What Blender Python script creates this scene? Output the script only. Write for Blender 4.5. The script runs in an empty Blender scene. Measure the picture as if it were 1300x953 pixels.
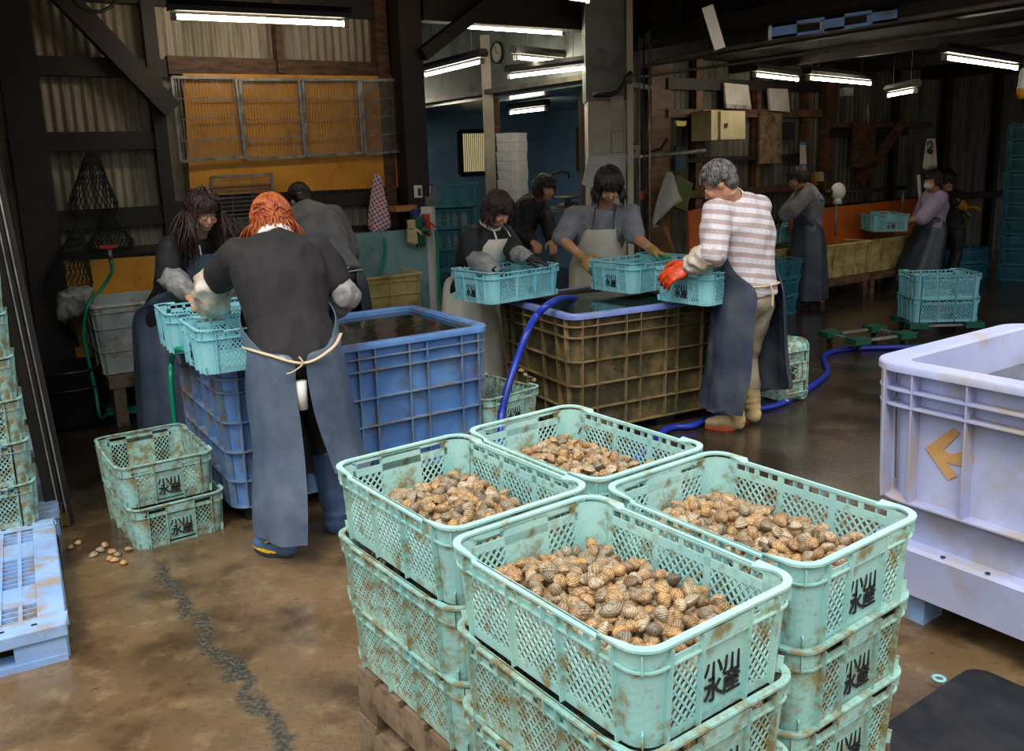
import bpy, bmesh, math, random
from mathutils import Vector, Matrix, noise, Euler, Quaternion
random.seed(7)
PI = math.pi
scene = bpy.context.scene
COL = scene.collection
# ------------------------------------------------------------------ camera
FPX, PITCH, ROLL, CAMH = 1119.68, .20229, -.033586, 1.66
CX, CY = 650.0, 431.5
_w = Vector((0, math.cos(PITCH), -math.sin(PITCH)))
_r0 = Vector((1, 0, 0)); _u0 = _r0.cross(_w)
_r = _r0*math.cos(ROLL) + _u0*math.sin(ROLL)
_u = -_r0*math.sin(ROLL) + _u0*math.cos(ROLL)
CAM = Vector((0, 0, CAMH))
cam_d = bpy.data.cameras.new('camera'); cam = bpy.data.objects.new('camera', cam_d); COL.objects.link(cam)
M3 = Matrix((_r, _u, -_w)).transposed()
cam.matrix_world = Matrix.Translation(CAM) @ M3.to_4x4()
cam_d.sensor_fit = 'HORIZONTAL'; cam_d.sensor_width = 36; cam_d.lens = FPX/1300*36
cam_d.shift_y = -45/1300; cam_d.clip_end = 200
scene.camera = cam

def ray(px, py): return _w + _r*((px-CX)/FPX) - _u*((py-CY)/FPX)
def at(px, py, Y):
    d = ray(px, py); return CAM + d*(Y/d.y)
def atz(px, py, z=0.0):
    d = ray(px, py); return CAM + d*((z-CAMH)/d.z)
def onp(px, py, P0, n):
    d = ray(px, py); return CAM + d*((P0-CAM).dot(n)/d.dot(n))

# ------------------------------------------------------------------ materials
def lin(c):
    def f(v):
        v /= 255.0
        return v/12.92 if v <= .04045 else ((v+.055)/1.055)**2.4
    return tuple(f(v) for v in c) + (1,)
MATS = {}
def mat(name, rgb, rough=.5, rgb2=None, scale=8, detail=4, lo=.4, hi=.6, metal=0, bump=0, bscale=40, dirt=None, dlo=.5, dhi=.65, dscale=12,
        spec=.5, vary=0, coord='Object', stretch=(1, 1, 1), rough2=None, trans=0, alpha=1, sub=0):
    """principled surface; rgb2 = second colour in soft patches, dirt = third colour in harder patches"""
    m = bpy.data.materials.new(name); m.use_nodes = True
    nt = m.node_tree; N = nt.nodes; L = nt.links
    b = N['Principled BSDF']
    b.inputs['Roughness'].default_value = rough; b.inputs['Metallic'].default_value = metal
    b.inputs['Specular IOR Level'].default_value = spec
    if trans: b.inputs['Transmission Weight'].default_value = trans
    if alpha < 1: b.inputs['Alpha'].default_value = alpha
    if sub:
        b.inputs['Subsurface Weight'].default_value = sub; b.inputs['Subsurface Radius'].default_value = (.02, .008, .004)
    tc = N.new('ShaderNodeTexCoord'); mp = N.new('ShaderNodeMapping'); L.new(tc.outputs[coord], mp.inputs[0])
    mp.inputs['Scale'].default_value = stretch
    src = None
    col = N.new('ShaderNodeRGB'); col.outputs[0].default_value = lin(rgb); src = col.outputs[0]
    def noisefac(sc, lo, hi, det=detail):
        n = N.new('ShaderNodeTexNoise'); n.inputs['Scale'].default_value = sc; n.inputs['Detail'].default_value = det
        n.inputs['Roughness'].default_value = .6
        L.new(mp.outputs[0], n.inputs['Vector'])
        r = N.new('ShaderNodeMapRange'); r.inputs[1].default_value = lo; r.inputs[2].default_value = hi
        L.new(n.outputs[0], r.inputs[0]); return r.outputs[0]
    def mixc(fac, a, c):
        x = N.new('ShaderNodeMix'); x.data_type = 'RGBA'; L.new(fac, x.inputs[0]); L.new(a, x.inputs[6])
        x.inputs[7].default_value = lin(c); return x.outputs[2]
    if rgb2: src = mixc(noisefac(scale, lo, hi), src, rgb2)
    if dirt:
        df = noisefac(dscale, dlo, dhi, 8); src = mixc(df, src, dirt)
        r2 = N.new('ShaderNodeMapRange'); r2.inputs[3].default_value = rough; r2.inputs[4].default_value = .8 if rough2 is None else rough2
        L.new(df, r2.inputs[0]); L.new(r2.outputs[0], b.inputs['Roughness'])
    if vary:
        oi = N.new('ShaderNodeObjectInfo'); mr = N.new('ShaderNodeMapRange')
        mr.inputs[3].default_value = 1-vary; mr.inputs[4].default_value = 1+vary
        L.new(oi.outputs['Random'], mr.inputs[0])
        hs = N.new('ShaderNodeHueSaturation'); L.new(mr.outputs[0], hs.inputs['Value']); L.new(src, hs.inputs['Color']); src = hs.outputs[0]
    L.new(src, b.inputs['Base Color'])
    if bump:
        n = N.new('ShaderNodeTexNoise'); n.inputs['Scale'].default_value = bscale; n.inputs['Detail'].default_value = 5
        L.new(mp.outputs[0], n.inputs['Vector'])
        bp = N.new('ShaderNodeBump'); bp.inputs['Strength'].default_value = bump; bp.inputs['Distance'].default_value = .01
        L.new(n.outputs[0], bp.inputs['Height']); L.new(bp.outputs[0], b.inputs['Normal'])
    MATS[name] = m
    return m
def emis(name, rgb, s):
    m = bpy.data.materials.new(name); m.use_nodes = True; b = m.node_tree.nodes['Principled BSDF']
    b.inputs['Base Color'].default_value = lin(rgb); b.inputs['Emission Color'].default_value = lin(rgb); b.inputs['Emission Strength'].default_value = s
    return m

# ------------------------------------------------------------------ mesh collecting
class MB:
    def __init__(s): s.v = []; s.f = []; s.mi = []
    def add(s, vs, fs, k=0):
        o = len(s.v); s.v += [tuple(p) for p in vs]; s.f += [tuple(i+o for i in f) for f in fs]; s.mi += [k]*len(fs); return s
    def box(s, c, size, R=None, k=0, taper=1.0):
        hx, hy, hz = size[0]/2, size[1]/2, size[2]/2; P = []
        for z in (-1, 1):
            t = taper if z < 0 else 1
            for x, y in ((-1, -1), (1, -1), (1, 1), (-1, 1)):
                p = Vector((x*hx*t, y*hy*t, z*hz)); p = (R @ p if R else p) + Vector(c); P.append(p)
        return s.add(P, [(3, 2, 1, 0), (4, 5, 6, 7), (0, 1, 5, 4), (1, 2, 6, 5), (2, 3, 7, 6), (3, 0, 4, 7)], k)
    def bar(s, a, b, w, h, up=Vector((0, 0, 1)), k=0):
        a = Vector(a); b = Vector(b); d = (b-a); L = d.length
        if L < 1e-6: return s
        d.normalize(); up = Vector(up)
        sd = d.cross(up)
        if sd.length < 1e-4: sd = d.cross(Vector((0, 1, 0)))
        sd.normalize(); u = sd.cross(d)
        P = []
        for q in (a, b):
            for x, y in ((-1, -1), (1, -1), (1, 1), (-1, 1)): P.append(q + sd*(x*w/2) + u*(y*h/2))
        return s.add(P, [(3, 2, 1, 0), (4, 5, 6, 7), (0, 1, 5, 4), (1, 2, 6, 5), (2, 3, 7, 6), (3, 0, 4, 7)], k)
    def tube(s, pts, r, n=8, cap=True, k=0, closed=False, flat=1.0):
        pts = [Vector(p) for p in pts]; m = len(pts)
        rs = r if isinstance(r, (list, tuple)) else [r]*m
        rings = []; prev = None
        for i, p in enumerate(pts):
            if closed: t = pts[(i+1) % m]-pts[i-1]
            else: t = pts[min(i+1, m-1)]-pts[max(i-1, 0)]
            if t.length < 1e-9: t = Vector((0, 0, 1))
            t.normalize()
            if prev is None:
                a = Vector((0, 0, 1)) if abs(t.z) < .9 else Vector((1, 0, 0)); u = t.cross(a).normalized()
            else:
                u = prev - t*prev.dot(t); u = u.normalized() if u.length > 1e-6 else t.orthogonal().normalized()
            prev = u; w = t.cross(u)
            rings.append([p + u*(math.cos(2*PI*j/n)*rs[i]) + w*(math.sin(2*PI*j/n)*rs[i]*flat) for j in range(n)])
        V = [q for R_ in rings for q in R_]; F = []
        for i in range(m if closed else m-1):
            i2 = (i+1) % m
            for j in range(n): F.append((i*n+j, i*n+(j+1) % n, i2*n+(j+1) % n, i2*n+j))
        if cap and not closed: F.append(tuple(range(n-1, -1, -1))); F.append(tuple((m-1)*n+j for j in range(n)))
        return s.add(V, F, k)
    def ell(s, c, r, n=16, m=10, R=None, k=0):
        V = []; F = []
        for i in range(m+1):
            a = PI*i/m
            for j in range(n):
                b = 2*PI*j/n
                p = Vector((r[0]*math.sin(a)*math.cos(b), r[1]*math.sin(a)*math.sin(b), r[2]*math.cos(a)))
                V.append((R @ p if R else p)+Vector(c))
        for i in range(m):
            for j in range(n): F.append((i*n+j, (i+1)*n+j, (i+1)*n+(j+1) % n, i*n+(j+1) % n))
        return s.add(V, F, k)
    def loft(s, rings, cap=True, k=0, closed=True):
        n = len(rings[0]); V = [q for r in rings for q in r]; F = []
        for i in range(len(rings)-1):
            for j in range(n if closed else n-1): F.append((i*n+j, i*n+(j+1) % n, (i+1)*n+(j+1) % n, (i+1)*n+j))
        if cap: F.append(tuple(range(n-1, -1, -1))); F.append(tuple((len(rings)-1)*n+j for j in range(n)))
        return s.add(V, F, k)
    def lathe(s, prof, c=(0, 0, 0), n=24, R=None, k=0, cap=False):
        rings = []
        for r, z in prof:
            ring = []
            for j in range(n):
                p = Vector((r*math.cos(2*PI*j/n), r*math.sin(2*PI*j/n), z)); ring.append((R @ p if R else p)+Vector(c))
            rings.append(ring)
        return s.loft(rings, cap=cap, k=k)
    def prism(s, outline, thick, T, k=0):
        """2-D outline extruded; T maps (x, y, w) to a point"""
        n = len(outline)
        V = [T(x, y, 0) for x, y in outline]+[T(x, y, thick) for x, y in outline]
        F = [tuple(range(n-1, -1, -1)), tuple(range(n, 2*n))]+[(i, (i+1) % n, n+(i+1) % n, n+i) for i in range(n)]
        return s.add(V, F, k)
    def mesh(s, name, mats, smooth=False, weld=False):
        me = bpy.data.meshes.new(name); me.from_pydata(s.v, [], s.f)
        for m in (mats if isinstance(mats, (list, tuple)) else [mats]): me.materials.append(m)
        if any(s.mi): me.polygons.foreach_set('material_index', s.mi)
        if weld or not s.f:
            pass
        bm = bmesh.new(); bm.from_mesh(me)
        bmesh.ops.remove_doubles(bm, verts=bm.verts, dist=1e-5)
        bmesh.ops.recalc_face_normals(bm, faces=bm.faces); bm.to_mesh(me); bm.free()
        if smooth: me.polygons.foreach_set('use_smooth', [True]*len(me.polygons))
        me.update(); return me
    def build(s, name, mats, parent=None, smooth=False, angle=None):
        me = s.mesh(name, mats, smooth)
        if angle: me.set_sharp_from_angle(angle=math.radians(angle))
        return link(name, me, parent)
def link(name, me, parent=None):
    o = bpy.data.objects.new(name, me); COL.objects.link(o)
    if parent: o.parent = parent
    return o
def tag(o, label=None, cat=None, group=None, kind=None):
    if label: o['label'] = label
    if cat: o['category'] = cat
    if group: o['group'] = group
    if kind: o['kind'] = kind
    return o
def thing(name, label, cat, loc=(0, 0, 0), rz=0, group=None):
    o = bpy.data.objects.new(name, None); COL.objects.link(o); o.empty_display_size = .05
    o.location = loc; o.rotation_euler = (0, 0, rz); return tag(o, label, cat, group)
def struct(name, mb, m, smooth=False, label=None):
    o = mb.build(name, m, None, smooth); o['kind'] = 'structure'
    if label: o['label'] = label
    return o
def copy_tree(o, parent=None):
    c = o.copy(); COL.objects.link(c); c.parent = parent
    for ch in list(o.children): copy_tree(ch, c)
    return c
def off(v, T): return Vector(v)
def put_origin(o, p):
    """move a mesh object's origin to p, geometry stays"""
    p = Vector(p); o.data.transform(Matrix.Translation(-p)); o.location = p; return o
dg = None
def bake(mb, voxel, smooth_it=4, disp=None, decim=None):
    """closed overlapping shells -> one continuous surface"""
    me = mb.mesh('tmp', []); o = bpy.data.objects.new('tmp', me); COL.objects.link(o)
    r = o.modifiers.new('r', 'REMESH'); r.mode = 'VOXEL'; r.voxel_size = voxel
    s_ = o.modifiers.new('s', 'SMOOTH'); s_.iterations = smooth_it; s_.factor = .5
    d = bpy.context.evaluated_depsgraph_get(); d.update()
    m2 = bpy.data.meshes.new_from_object(o.evaluated_get(d)); bpy.data.objects.remove(o); bpy.data.meshes.remove(me)
    if disp:
        nn = [v.normal.copy() for v in m2.vertices]
        for v, n in zip(m2.vertices, nn): v.co += n*disp(v.co)
    m2.polygons.foreach_set('use_smooth', [True]*len(m2.polygons)); m2.materials.clear(); m2.update()
    return m2
SKY_S, SUN_S, SUN_D, EXPO = 1.5, 1.2, (.25, 1, -1.5), 0.6
# ------------------------------------------------------------------ surfaces of the place
TEAL = mat('crate_teal_front', (174, 212, 200), .45, (154, 202, 196), 5, dirt=(150, 144, 108), dlo=.56, dhi=.74, dscale=16, bump=.15, bscale=90, vary=.05)
TEAL_D = mat('crate_teal_grimy', (164, 202, 190), .5, (140, 188, 182), 6, dirt=(134, 124, 84), dlo=.42, dhi=.62, dscale=26, bump=.2, bscale=90, vary=.05)
TEAL_B = mat('crate_cyan', (146, 206, 212), .4, (126, 194, 206), 5, dirt=(96, 96, 70), dlo=.6, dhi=.75, dscale=14, vary=.06)
TEAL_DK = mat('crate_dark_teal', (60, 140, 158), .45, (50, 120, 140), 5, dirt=(60, 70, 60), dlo=.55, dhi=.7, dscale=14, vary=.08)
TEAL_W = mat('crate_teal_wall', (168, 207, 197), .5, (148, 197, 193), 5, dirt=(136, 128, 86), dlo=.52, dhi=.66, dscale=20, bump=.15, bscale=90, vary=.04)
WALLM = {'crate_teal_front': TEAL_W}
INK = mat('black_ink', (16, 18, 20), .6)
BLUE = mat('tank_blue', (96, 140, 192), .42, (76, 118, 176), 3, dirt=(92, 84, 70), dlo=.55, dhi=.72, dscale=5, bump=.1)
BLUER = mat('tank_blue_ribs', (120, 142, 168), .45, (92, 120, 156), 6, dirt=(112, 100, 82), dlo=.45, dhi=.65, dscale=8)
BROWNR = mat('tank_mossy_lit_ribs', (138, 114, 76), .5, (98, 82, 50), 6, dirt=(74, 72, 38), dlo=.5, dhi=.7, dscale=8)  # mossy like the panels but lighter: lit rib edges painted into the colour
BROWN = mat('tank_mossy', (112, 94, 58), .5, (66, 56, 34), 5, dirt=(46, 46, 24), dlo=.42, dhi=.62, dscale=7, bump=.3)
LAV = mat('tank_lavender', (188, 193, 224), .4, (172, 180, 216), 2.5, dirt=(172, 162, 158), dlo=.55, dhi=.72, dscale=4, bump=.08)
RIMB = mat('tank_rim_blue', (120, 138, 196), .4, (104, 122, 180), 6, dirt=(140, 130, 120), dlo=.55, dhi=.7, dscale=9)
LAVR = mat('tank_lavender_ribs', (184, 186, 212), .45, (166, 170, 206), 3, dirt=(178, 164, 148), dlo=.42, dhi=.6, dscale=5)
BASW = mat('basin_white', (190, 198, 190), .45, (160, 172, 166), 4, dirt=(140, 122, 84), dlo=.5, dhi=.65, dscale=7)
BASY = mat('basin_beige', (204, 186, 130), .45, (176, 150, 84), 4, dirt=(140, 108, 52), dlo=.5, dhi=.7, dscale=6)
PALB = mat('pallet_blue', (150, 182, 220), .45, (128, 164, 214), 4, dirt=(150, 140, 128), dlo=.48, dhi=.64, dscale=8, bump=.1)
BLKP = mat('black_plastic', (24, 26, 30), .4, (40, 40, 40), 8, bump=.1)
WOOD = mat('wood_aged', (96, 66, 44), .6, (60, 38, 24), 3, stretch=(1, 1, 8), bump=.3, bscale=25)
WOODH = mat('wood_aged_cross', (104, 70, 42), .6, (64, 40, 24), 6, stretch=(1, 1, 5), bump=.3, bscale=25)
WOODD = mat('wood_dark', (38, 27, 20), .6, (22, 16, 12), 4, bump=.2, bscale=25)
WOODP = mat('wood_plank', (132, 112, 88), .6, (96, 78, 58), 6, dirt=(70, 56, 40), dlo=.5, dhi=.7)
WOODL = mat('wood_light', (180, 120, 64), .5, (150, 96, 50), 6)
STUD = mat('wood_stud', (116, 82, 54), .6, (74, 50, 34), 4, stretch=(1, 1, 3), bump=.2)
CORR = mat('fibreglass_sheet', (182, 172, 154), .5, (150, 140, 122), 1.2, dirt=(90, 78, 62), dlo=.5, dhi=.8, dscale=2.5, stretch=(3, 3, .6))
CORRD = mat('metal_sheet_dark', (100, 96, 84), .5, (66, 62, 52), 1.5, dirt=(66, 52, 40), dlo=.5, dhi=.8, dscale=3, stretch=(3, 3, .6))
CORRS = mat('steel_sheet', (110, 98, 84), .4, (70, 58, 46), 3, metal=.3)
YEL = mat('board_yellow', (216, 150, 34), .45, (198, 132, 26), 2, dirt=(120, 76, 20), dlo=.58, dhi=.8, dscale=4)
ORG = mat('board_orange', (206, 100, 24), .45, (180, 84, 20), 2)
STEEL = mat('steel_grey', (150, 150, 146), .35, (110, 106, 98), 9, metal=.6, bump=.05)
GALV = mat('galvanised', (168, 168, 162), .4, (130, 126, 118), 9, metal=.3)
DARKM = mat('dark_metal', (40, 40, 40), .45, metal=.3)
BLUEW = mat('wall_paint_blue', (136, 178, 214), .6, (118, 162, 200), 1.5)
GREYW = mat('wall_paint_grey', (134, 144, 140), .6, (116, 126, 122), 2, dirt=(80, 82, 76), dlo=.55, dhi=.8, dscale=4)
CREAM = mat('paint_cream', (214, 206, 190), .5, (196, 186, 168), 3)
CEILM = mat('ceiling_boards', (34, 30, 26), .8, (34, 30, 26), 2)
PAPER = mat('paper_white', (206, 204, 198), .7, (186, 182, 172), 4)
FOAM = mat('styrofoam', (222, 224, 226), .7, (206, 208, 212), 8, bump=.2, bscale=80)
BOXC = mat('box_cream', (198, 186, 146), .5, (180, 168, 126), 3)
PVC = mat('pipe_grey', (120, 116, 104), .5, (92, 88, 78), 5)
HGRN = mat('hose_green', (20, 140, 104), .3)
HBLU = mat('hose_blue', (30, 54, 170), .35, (24, 42, 130), 6)
NETM = mat('net_black', (26, 28, 26), .8)
GREENP = mat('plastic_green', (18, 84, 62), .4)
TEALB = mat('board_pale_teal', (128, 164, 164), .5, (104, 140, 142), 2, dirt=(90, 90, 70), dlo=.55, dhi=.75, dscale=5)
TAPE = mat('tape_tan', (210, 164, 106), .5, (196, 148, 92), 8)
WHITEP = mat('plastic_white', (216, 216, 210), .4)
GLASS = mat('window_glass', (200, 215, 215), .05, trans=.9)
CLOCKF = mat('clock_face', (205, 203, 190), .4)
BRASS = mat('brass', (190, 160, 80), .3, metal=.8)
TUBE = emis('tube_light', (255, 240, 214), 16)
TUBE2 = emis('tube_light_bright', (255, 240, 214), 30)
def waterm(name, rgb, rough=.05):
    m = mat(name, rgb, rough, tuple(int(c*.6) for c in rgb), 3, bump=.25, bscale=9, spec=.6); return m
WAT_D = waterm('water_dark', (44, 42, 30)); WAT_T = waterm('water_teal', (40, 62, 58)); WAT_G = waterm('water_grey', (92, 92, 92), .08)

# floor: wet concrete, muddy brown in front, shade painted in behind, dark drain line of grit
def floor_material():
    m = bpy.data.materials.new('wet_concrete'); m.use_nodes = True; nt = m.node_tree; N = nt.nodes; L = nt.links; b = N['Principled BSDF']
    tc = N.new('ShaderNodeTexCoord')
    def noi(sc, det=6, ro=.6, vec=None):
        n = N.new('ShaderNodeTexNoise'); n.inputs['Scale'].default_value = sc; n.inputs['Detail'].default_value = det; n.inputs['Roughness'].default_value = ro
        L.new(vec or tc.outputs['Object'], n.inputs['Vector']); return n.outputs[0]
    def mr(x, a, c, o0=0, o1=1):
        r = N.new('ShaderNodeMapRange'); r.inputs[1].default_value = a; r.inputs[2].default_value = c; r.inputs[3].default_value = o0; r.inputs[4].default_value = o1
        L.new(x, r.inputs[0]); return r.outputs[0]
    def mix(f, a, c):
        x = N.new('ShaderNodeMix'); x.data_type = 'RGBA'; L.new(f, x.inputs[0])
        for s_, v in ((6, a), (7, c)):
            if isinstance(v, tuple): x.inputs[s_].default_value = lin(v)
            else: L.new(v, x.inputs[s_])
        return x.outputs[2]
    def math_(op, a, c):
        x = N.new('ShaderNodeMath'); x.operation = op; x.use_clamp = False
        for i, v in enumerate((a, c)):
            if isinstance(v, (int, float)): x.inputs[i].default_value = v
            else: L.new(v, x.inputs[i])
        return x.outputs[0]
    c1 = mix(mr(noi(1.3, 8), .35, .65), (124, 100, 70), (92, 74, 52))
    c1 = mix(mr(noi(9, 8), .52, .8), c1, (140, 118, 88))
    c1 = mix(mr(noi(28, 6), .58, .78), c1, (70, 58, 42))
    c1 = mix(mr(noi(2.2, 8), .5, .62), c1, (74, 56, 38))
    sep = N.new('ShaderNodeSeparateXYZ'); L.new(tc.outputs['Object'], sep.inputs[0])
    # shade of the interior painted as darker, wet concrete towards the back
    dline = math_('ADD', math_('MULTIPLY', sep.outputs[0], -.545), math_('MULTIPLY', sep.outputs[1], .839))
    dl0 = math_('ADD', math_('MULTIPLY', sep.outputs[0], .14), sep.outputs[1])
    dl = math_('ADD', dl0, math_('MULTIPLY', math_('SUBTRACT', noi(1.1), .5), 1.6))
    inner_shade = mr(dl, 3.3, 4.5)
    c1 = mix(inner_shade, c1, mix(mr(noi(2.4, 8), .4, .62), (62, 51, 41), (38, 32, 27)))
    # grit line of the drain, from (-1.6,3.55) to (-.95,2.65) and on
    nx, ny = .81, .585
    dd = math_('ADD', math_('MULTIPLY', sep.outputs[0], nx), math_('MULTIPLY', sep.outputs[1], ny))
    dd = math_('ABSOLUTE', math_('ADD', math_('SUBTRACT', dd, .78), math_('MULTIPLY', math_('SUBTRACT', noi(3), .5), .30)), 0)
    line = mr(math_('ADD', dd, math_('MULTIPLY', math_('SUBTRACT', noi(22), .5), .09)), .012, .04, 1, 0)
    inn = mr(dline, 3.75, 3.95, 1, 0)
    line = math_('MULTIPLY', line, inn)
    grit = mix(mr(noi(70, 3), .45, .6), (50, 46, 38), (88, 82, 68))
    c1 = mix(line, c1, grit)
    L.new(c1, b.inputs['Base Color'])
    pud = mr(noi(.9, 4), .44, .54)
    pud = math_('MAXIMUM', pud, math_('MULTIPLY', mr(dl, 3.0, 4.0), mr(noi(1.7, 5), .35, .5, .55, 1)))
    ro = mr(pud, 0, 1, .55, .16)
    ro = math_('ADD', ro, math_('MULTIPLY', line, .3))
    L.new(ro, b.inputs['Roughness'])
    bp = N.new('ShaderNodeBump'); bp.inputs['Distance'].default_value = .01
    st = mr(pud, 0, 1, .55, .1); L.new(st, bp.inputs['Strength'])
    L.new(noi(45, 6), bp.inputs['Height']); L.new(bp.outputs[0], b.inputs['Normal'])
    return m
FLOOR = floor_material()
# ------------------------------------------------------------------ fish crates
CL, CW, CHT = .60, .432, .187
def rrect(a, b, r, n=6):
    P = []
    for cx, cy, a0 in ((a-r, b-r, 0), (-a+r, b-r, 90), (-a+r, -b+r, 180), (a-r, -b+r, 270)):
        for i in range(n+1):
            t = math.radians(a0+90*i/n); P.append((cx+r*math.cos(t), cy+r*math.sin(t)))
    return P
def crate_meshes(style='plain', m=None):
    """style plain: lettered end plates; style mesh: lattice all round. returns list of (name, mesh)"""
    L, W, H = CL, CW, CHT
    a1, b1 = L/2-.014, W/2-.014; a0, b0 = a1-.012, b1-.012; t = .004; cr = .045
    def wallT(side):
        # side 0:+y 1:-y (long)  2:+x 3:-x (ends); u along, v up, w outward
        def T(u, v, w):
            k = v/H
            if side == 0: return Vector((u, b0+(b1-b0)*k+w, v))
            if side == 1: return Vector((-u, -(b0+(b1-b0)*k+w), v))
            if side == 2: return Vector((a0+(a1-a0)*k+w, -u, v))
            return Vector((-(a0+(a1-a0)*k+w), u, v))
        return T
    def rect(mb, T, u0, u1, v0, v1, w0=-t/2, w1=t/2):
        P = [T(u, v, w) for w in (w0, w1) for u, v in ((u0, v0), (u1, v0), (u1, v1), (u0, v1))]
        mb.add(P, [(3, 2, 1, 0), (4, 5, 6, 7), (0, 1, 5, 4), (1, 2, 6, 5), (2, 3, 7, 6), (3, 0, 4, 7)])
    def lattice(mb, T, u0, u1, v0, v1, p=.0195, w=.0042):
        sl = 1.25
        for sg in (1, -1):
            c = -2.0
            k0 = int(math.floor((-(v1-v0)/sl)/p))-1; k1 = int(math.ceil((u1-u0+(v1-v0)/sl)/p))+1
            for k in range(k0, k1+1):
                # line u = us + sg*(v-v0)/sl
                us = u0+k*p + (0 if sg > 0 else 0)
                pts = []
                va, vb = v0, v1
                ua, ub = us, us+sg*(v1-v0)/sl
                lo, hi = 0.0, 1.0
                d = ub-ua
                if abs(d) > 1e-9:
                    ta, tb = (u0-ua)/d, (u1-ua)/d
                    if ta > tb: ta, tb = tb, ta
                    lo, hi = max(lo, ta), min(hi, tb)
                if hi-lo < .02: continue
                A = (ua+d*lo, va+(vb-va)*lo); B = (ua+d*hi, va+(vb-va)*hi)
                du, dv = B[0]-A[0], B[1]-A[1]; l = math.hypot(du, dv); nu, nv = -dv/l*w/2, du/l*w/2
                wo = t/2*(.9 if sg > 0 else .75)
                P = [T(u, v, ww) for ww in (-wo, wo) for u, v in ((A[0]-nu, A[1]-nv), (B[0]-nu, B[1]-nv), (B[0]+nu, B[1]+nv), (A[0]+nu, A[1]+nv))]
                mb.add(P, [(3, 2, 1, 0), (4, 5, 6, 7), (0, 1, 5, 4), (2, 3, 7, 6)])
    out = []
    zr = H-.036   # second rib
    # long walls
    ue = a0-.052
    pw = (2*ue)/3
    walls = []
    for side in (0, 1):
        mb = MB(); T = wallT(side)
        rect(mb, T, -ue-.012, ue+.012, 0, .022)
        rect(mb, T, -ue-.012, ue+.012, zr-.008, zr+.012)
        rect(mb, T, -ue-.012, ue+.012, H-.008, H)
        for i in range(4):
            u = -ue+i*pw; rect(mb, T, u-.009, u+.009, .02, H-.002); rect(mb, T, u-.0015, u+.0015, .0, H-.004, 0, .013)
        for i in range(6):
            u = -ue+(i+.5)*pw/2; rect(mb, T, u-.0015, u+.0015, zr, H-.003, 0, .013)
            if i % 2 == 0: rect(mb, T, -ue+(i+1)*pw/2-.007, -ue+(i+1)*pw/2+.007, zr, H-.004)
        for i in range(3): lattice(mb, T, -ue+i*pw+.008, -ue+(i+1)*pw-.008, .02, zr-.006, *((.0195, .0042) if style == 'plain' else (.025, .005)))
        walls.append(('side_wall', mb))
    ve = b0-.050
    for side in (2, 3):
        mb = MB(); T = wallT(side)
        rect(mb, T, -ve-.012, ve+.012, 0, .018)
        rect(mb, T, -ve-.012, ve+.012, zr-.008, zr+.012)
        rect(mb, T, -ve-.012, ve+.012, H-.008, H)
        pc = .062
        for u in (-ve, -pc, pc, ve): rect(mb, T, u-.0015, u+.0015, 0, H-.003, 0, .013)
        if style == 'plain':
            rect(mb, T, -pc, pc, .01, H-.002)
            rect(mb, T, -pc, pc, zr, H-.003, t/2, .008)
            for u in (-1, 1): lattice(mb, T, *(sorted((u*pc, u*ve))), .016, zr-.006)
        else:
            lattice(mb, T, -ve, ve, .016, zr-.006, .024, .005)
        walls.append(('end_wall', mb))
    # corner posts, base, rim
    base = MB()
    base.loft([[Vector((x, y, z)) for x, y in rrect(a0+.001, b0+.001, cr)] for z in (.002, .007)])
    walls.append(('base', base))
    for q in range(4):
        cor = MB()
        n = 6; idx = range(q*(n+1), (q+1)*(n+1)); rings = []
        for z in (0, .05, H-.004):
            k = z/H; ro = rrect(a0+(a1-a0)*k+t/2, b0+(b1-b0)*k+t/2, cr+t/2); ri = rrect(a0+(a1-a0)*k-t/2, b0+(b1-b0)*k-t/2, cr-t/2)
            def ext(R_):
                P = [Vector((*R_[i], z)) for i in idx]
                # run the panel a little way into both walls
                d0 = (P[0]-P[1]); d1 = (P[-1]-P[-2])
                sx = [(0, -1), (1, 0), (0, 1), (-1, 0)][q]; ex = [(-1, 0), (0, -1), (1, 0), (0, 1)][q]
                return [P[0]+Vector((sx[0]*.012, sx[1]*.012, 0))] + P + [P[-1]+Vector((ex[0]*.012, ex[1]*.012, 0))]
            o_ = ext(ro); i_ = ext(ri); rings.append(o_ + i_[::-1])
        cor.loft(rings)
        # small fins on the corner
        a = math.radians(45+90*q); cx = (a1-cr)*(1 if q in (0, 3) else -1); cy = (b1-cr)*(1 if q in (0, 1) else -1)
        d = Vector((math.cos(a), math.sin(a), 0)); c = Vector((cx, cy, 0))
        cor.bar(c+d*(cr+.004)+Vector((0, 0, zr)), c+d*(cr+.004)+Vector((0, 0, H-.003)), .003, .014, up=d)
        cor.bar(c+d*(cr-.008)+Vector((0, 0, 0)), c+d*(cr-.004)+Vector((0, 0, .035)), .003, .012, up=d)
        walls.append(('corner_post', cor))
    rim = MB()
    N6 = 6
    def ring(z0, ext, inn, step=False, th=.0035):
        o_ = rrect(L/2-.002+ext, W/2-.002+ext, cr+.012+ext); i_ = rrect(a1-inn, b1-inn, cr-.002)
        # subdivide long sides so that the lip may step down
        def dens(P):
            Q = []
            for i in range(len(P)):
                p, q = P[i], P[(i+1) % len(P)]; Q.append(p)
                l = math.hypot(q[0]-p[0], q[1]-p[1])
                if l > .3 or (abs(p[1]-q[1]) < 1e-6 and l > .2):
                    for s in (.105, .113, .887, .895): Q.append((p[0]+(q[0]-p[0])*s, p[1]+(q[1]-p[1])*s))
            return Q
        o_, i_ = dens(o_), dens(i_)
        def zz(p): return z0 + ((0.009 if abs(p[0]) > .19 else 0) if step else 0)
        R_ = [[Vector((*p, zz(p)-th)) for p in i_], [Vector((*p, zz(p)-th)) for p in o_], [Vector((*p, zz(p))) for p in o_], [Vector((*p, zz(p))) for p in i_]]
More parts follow.
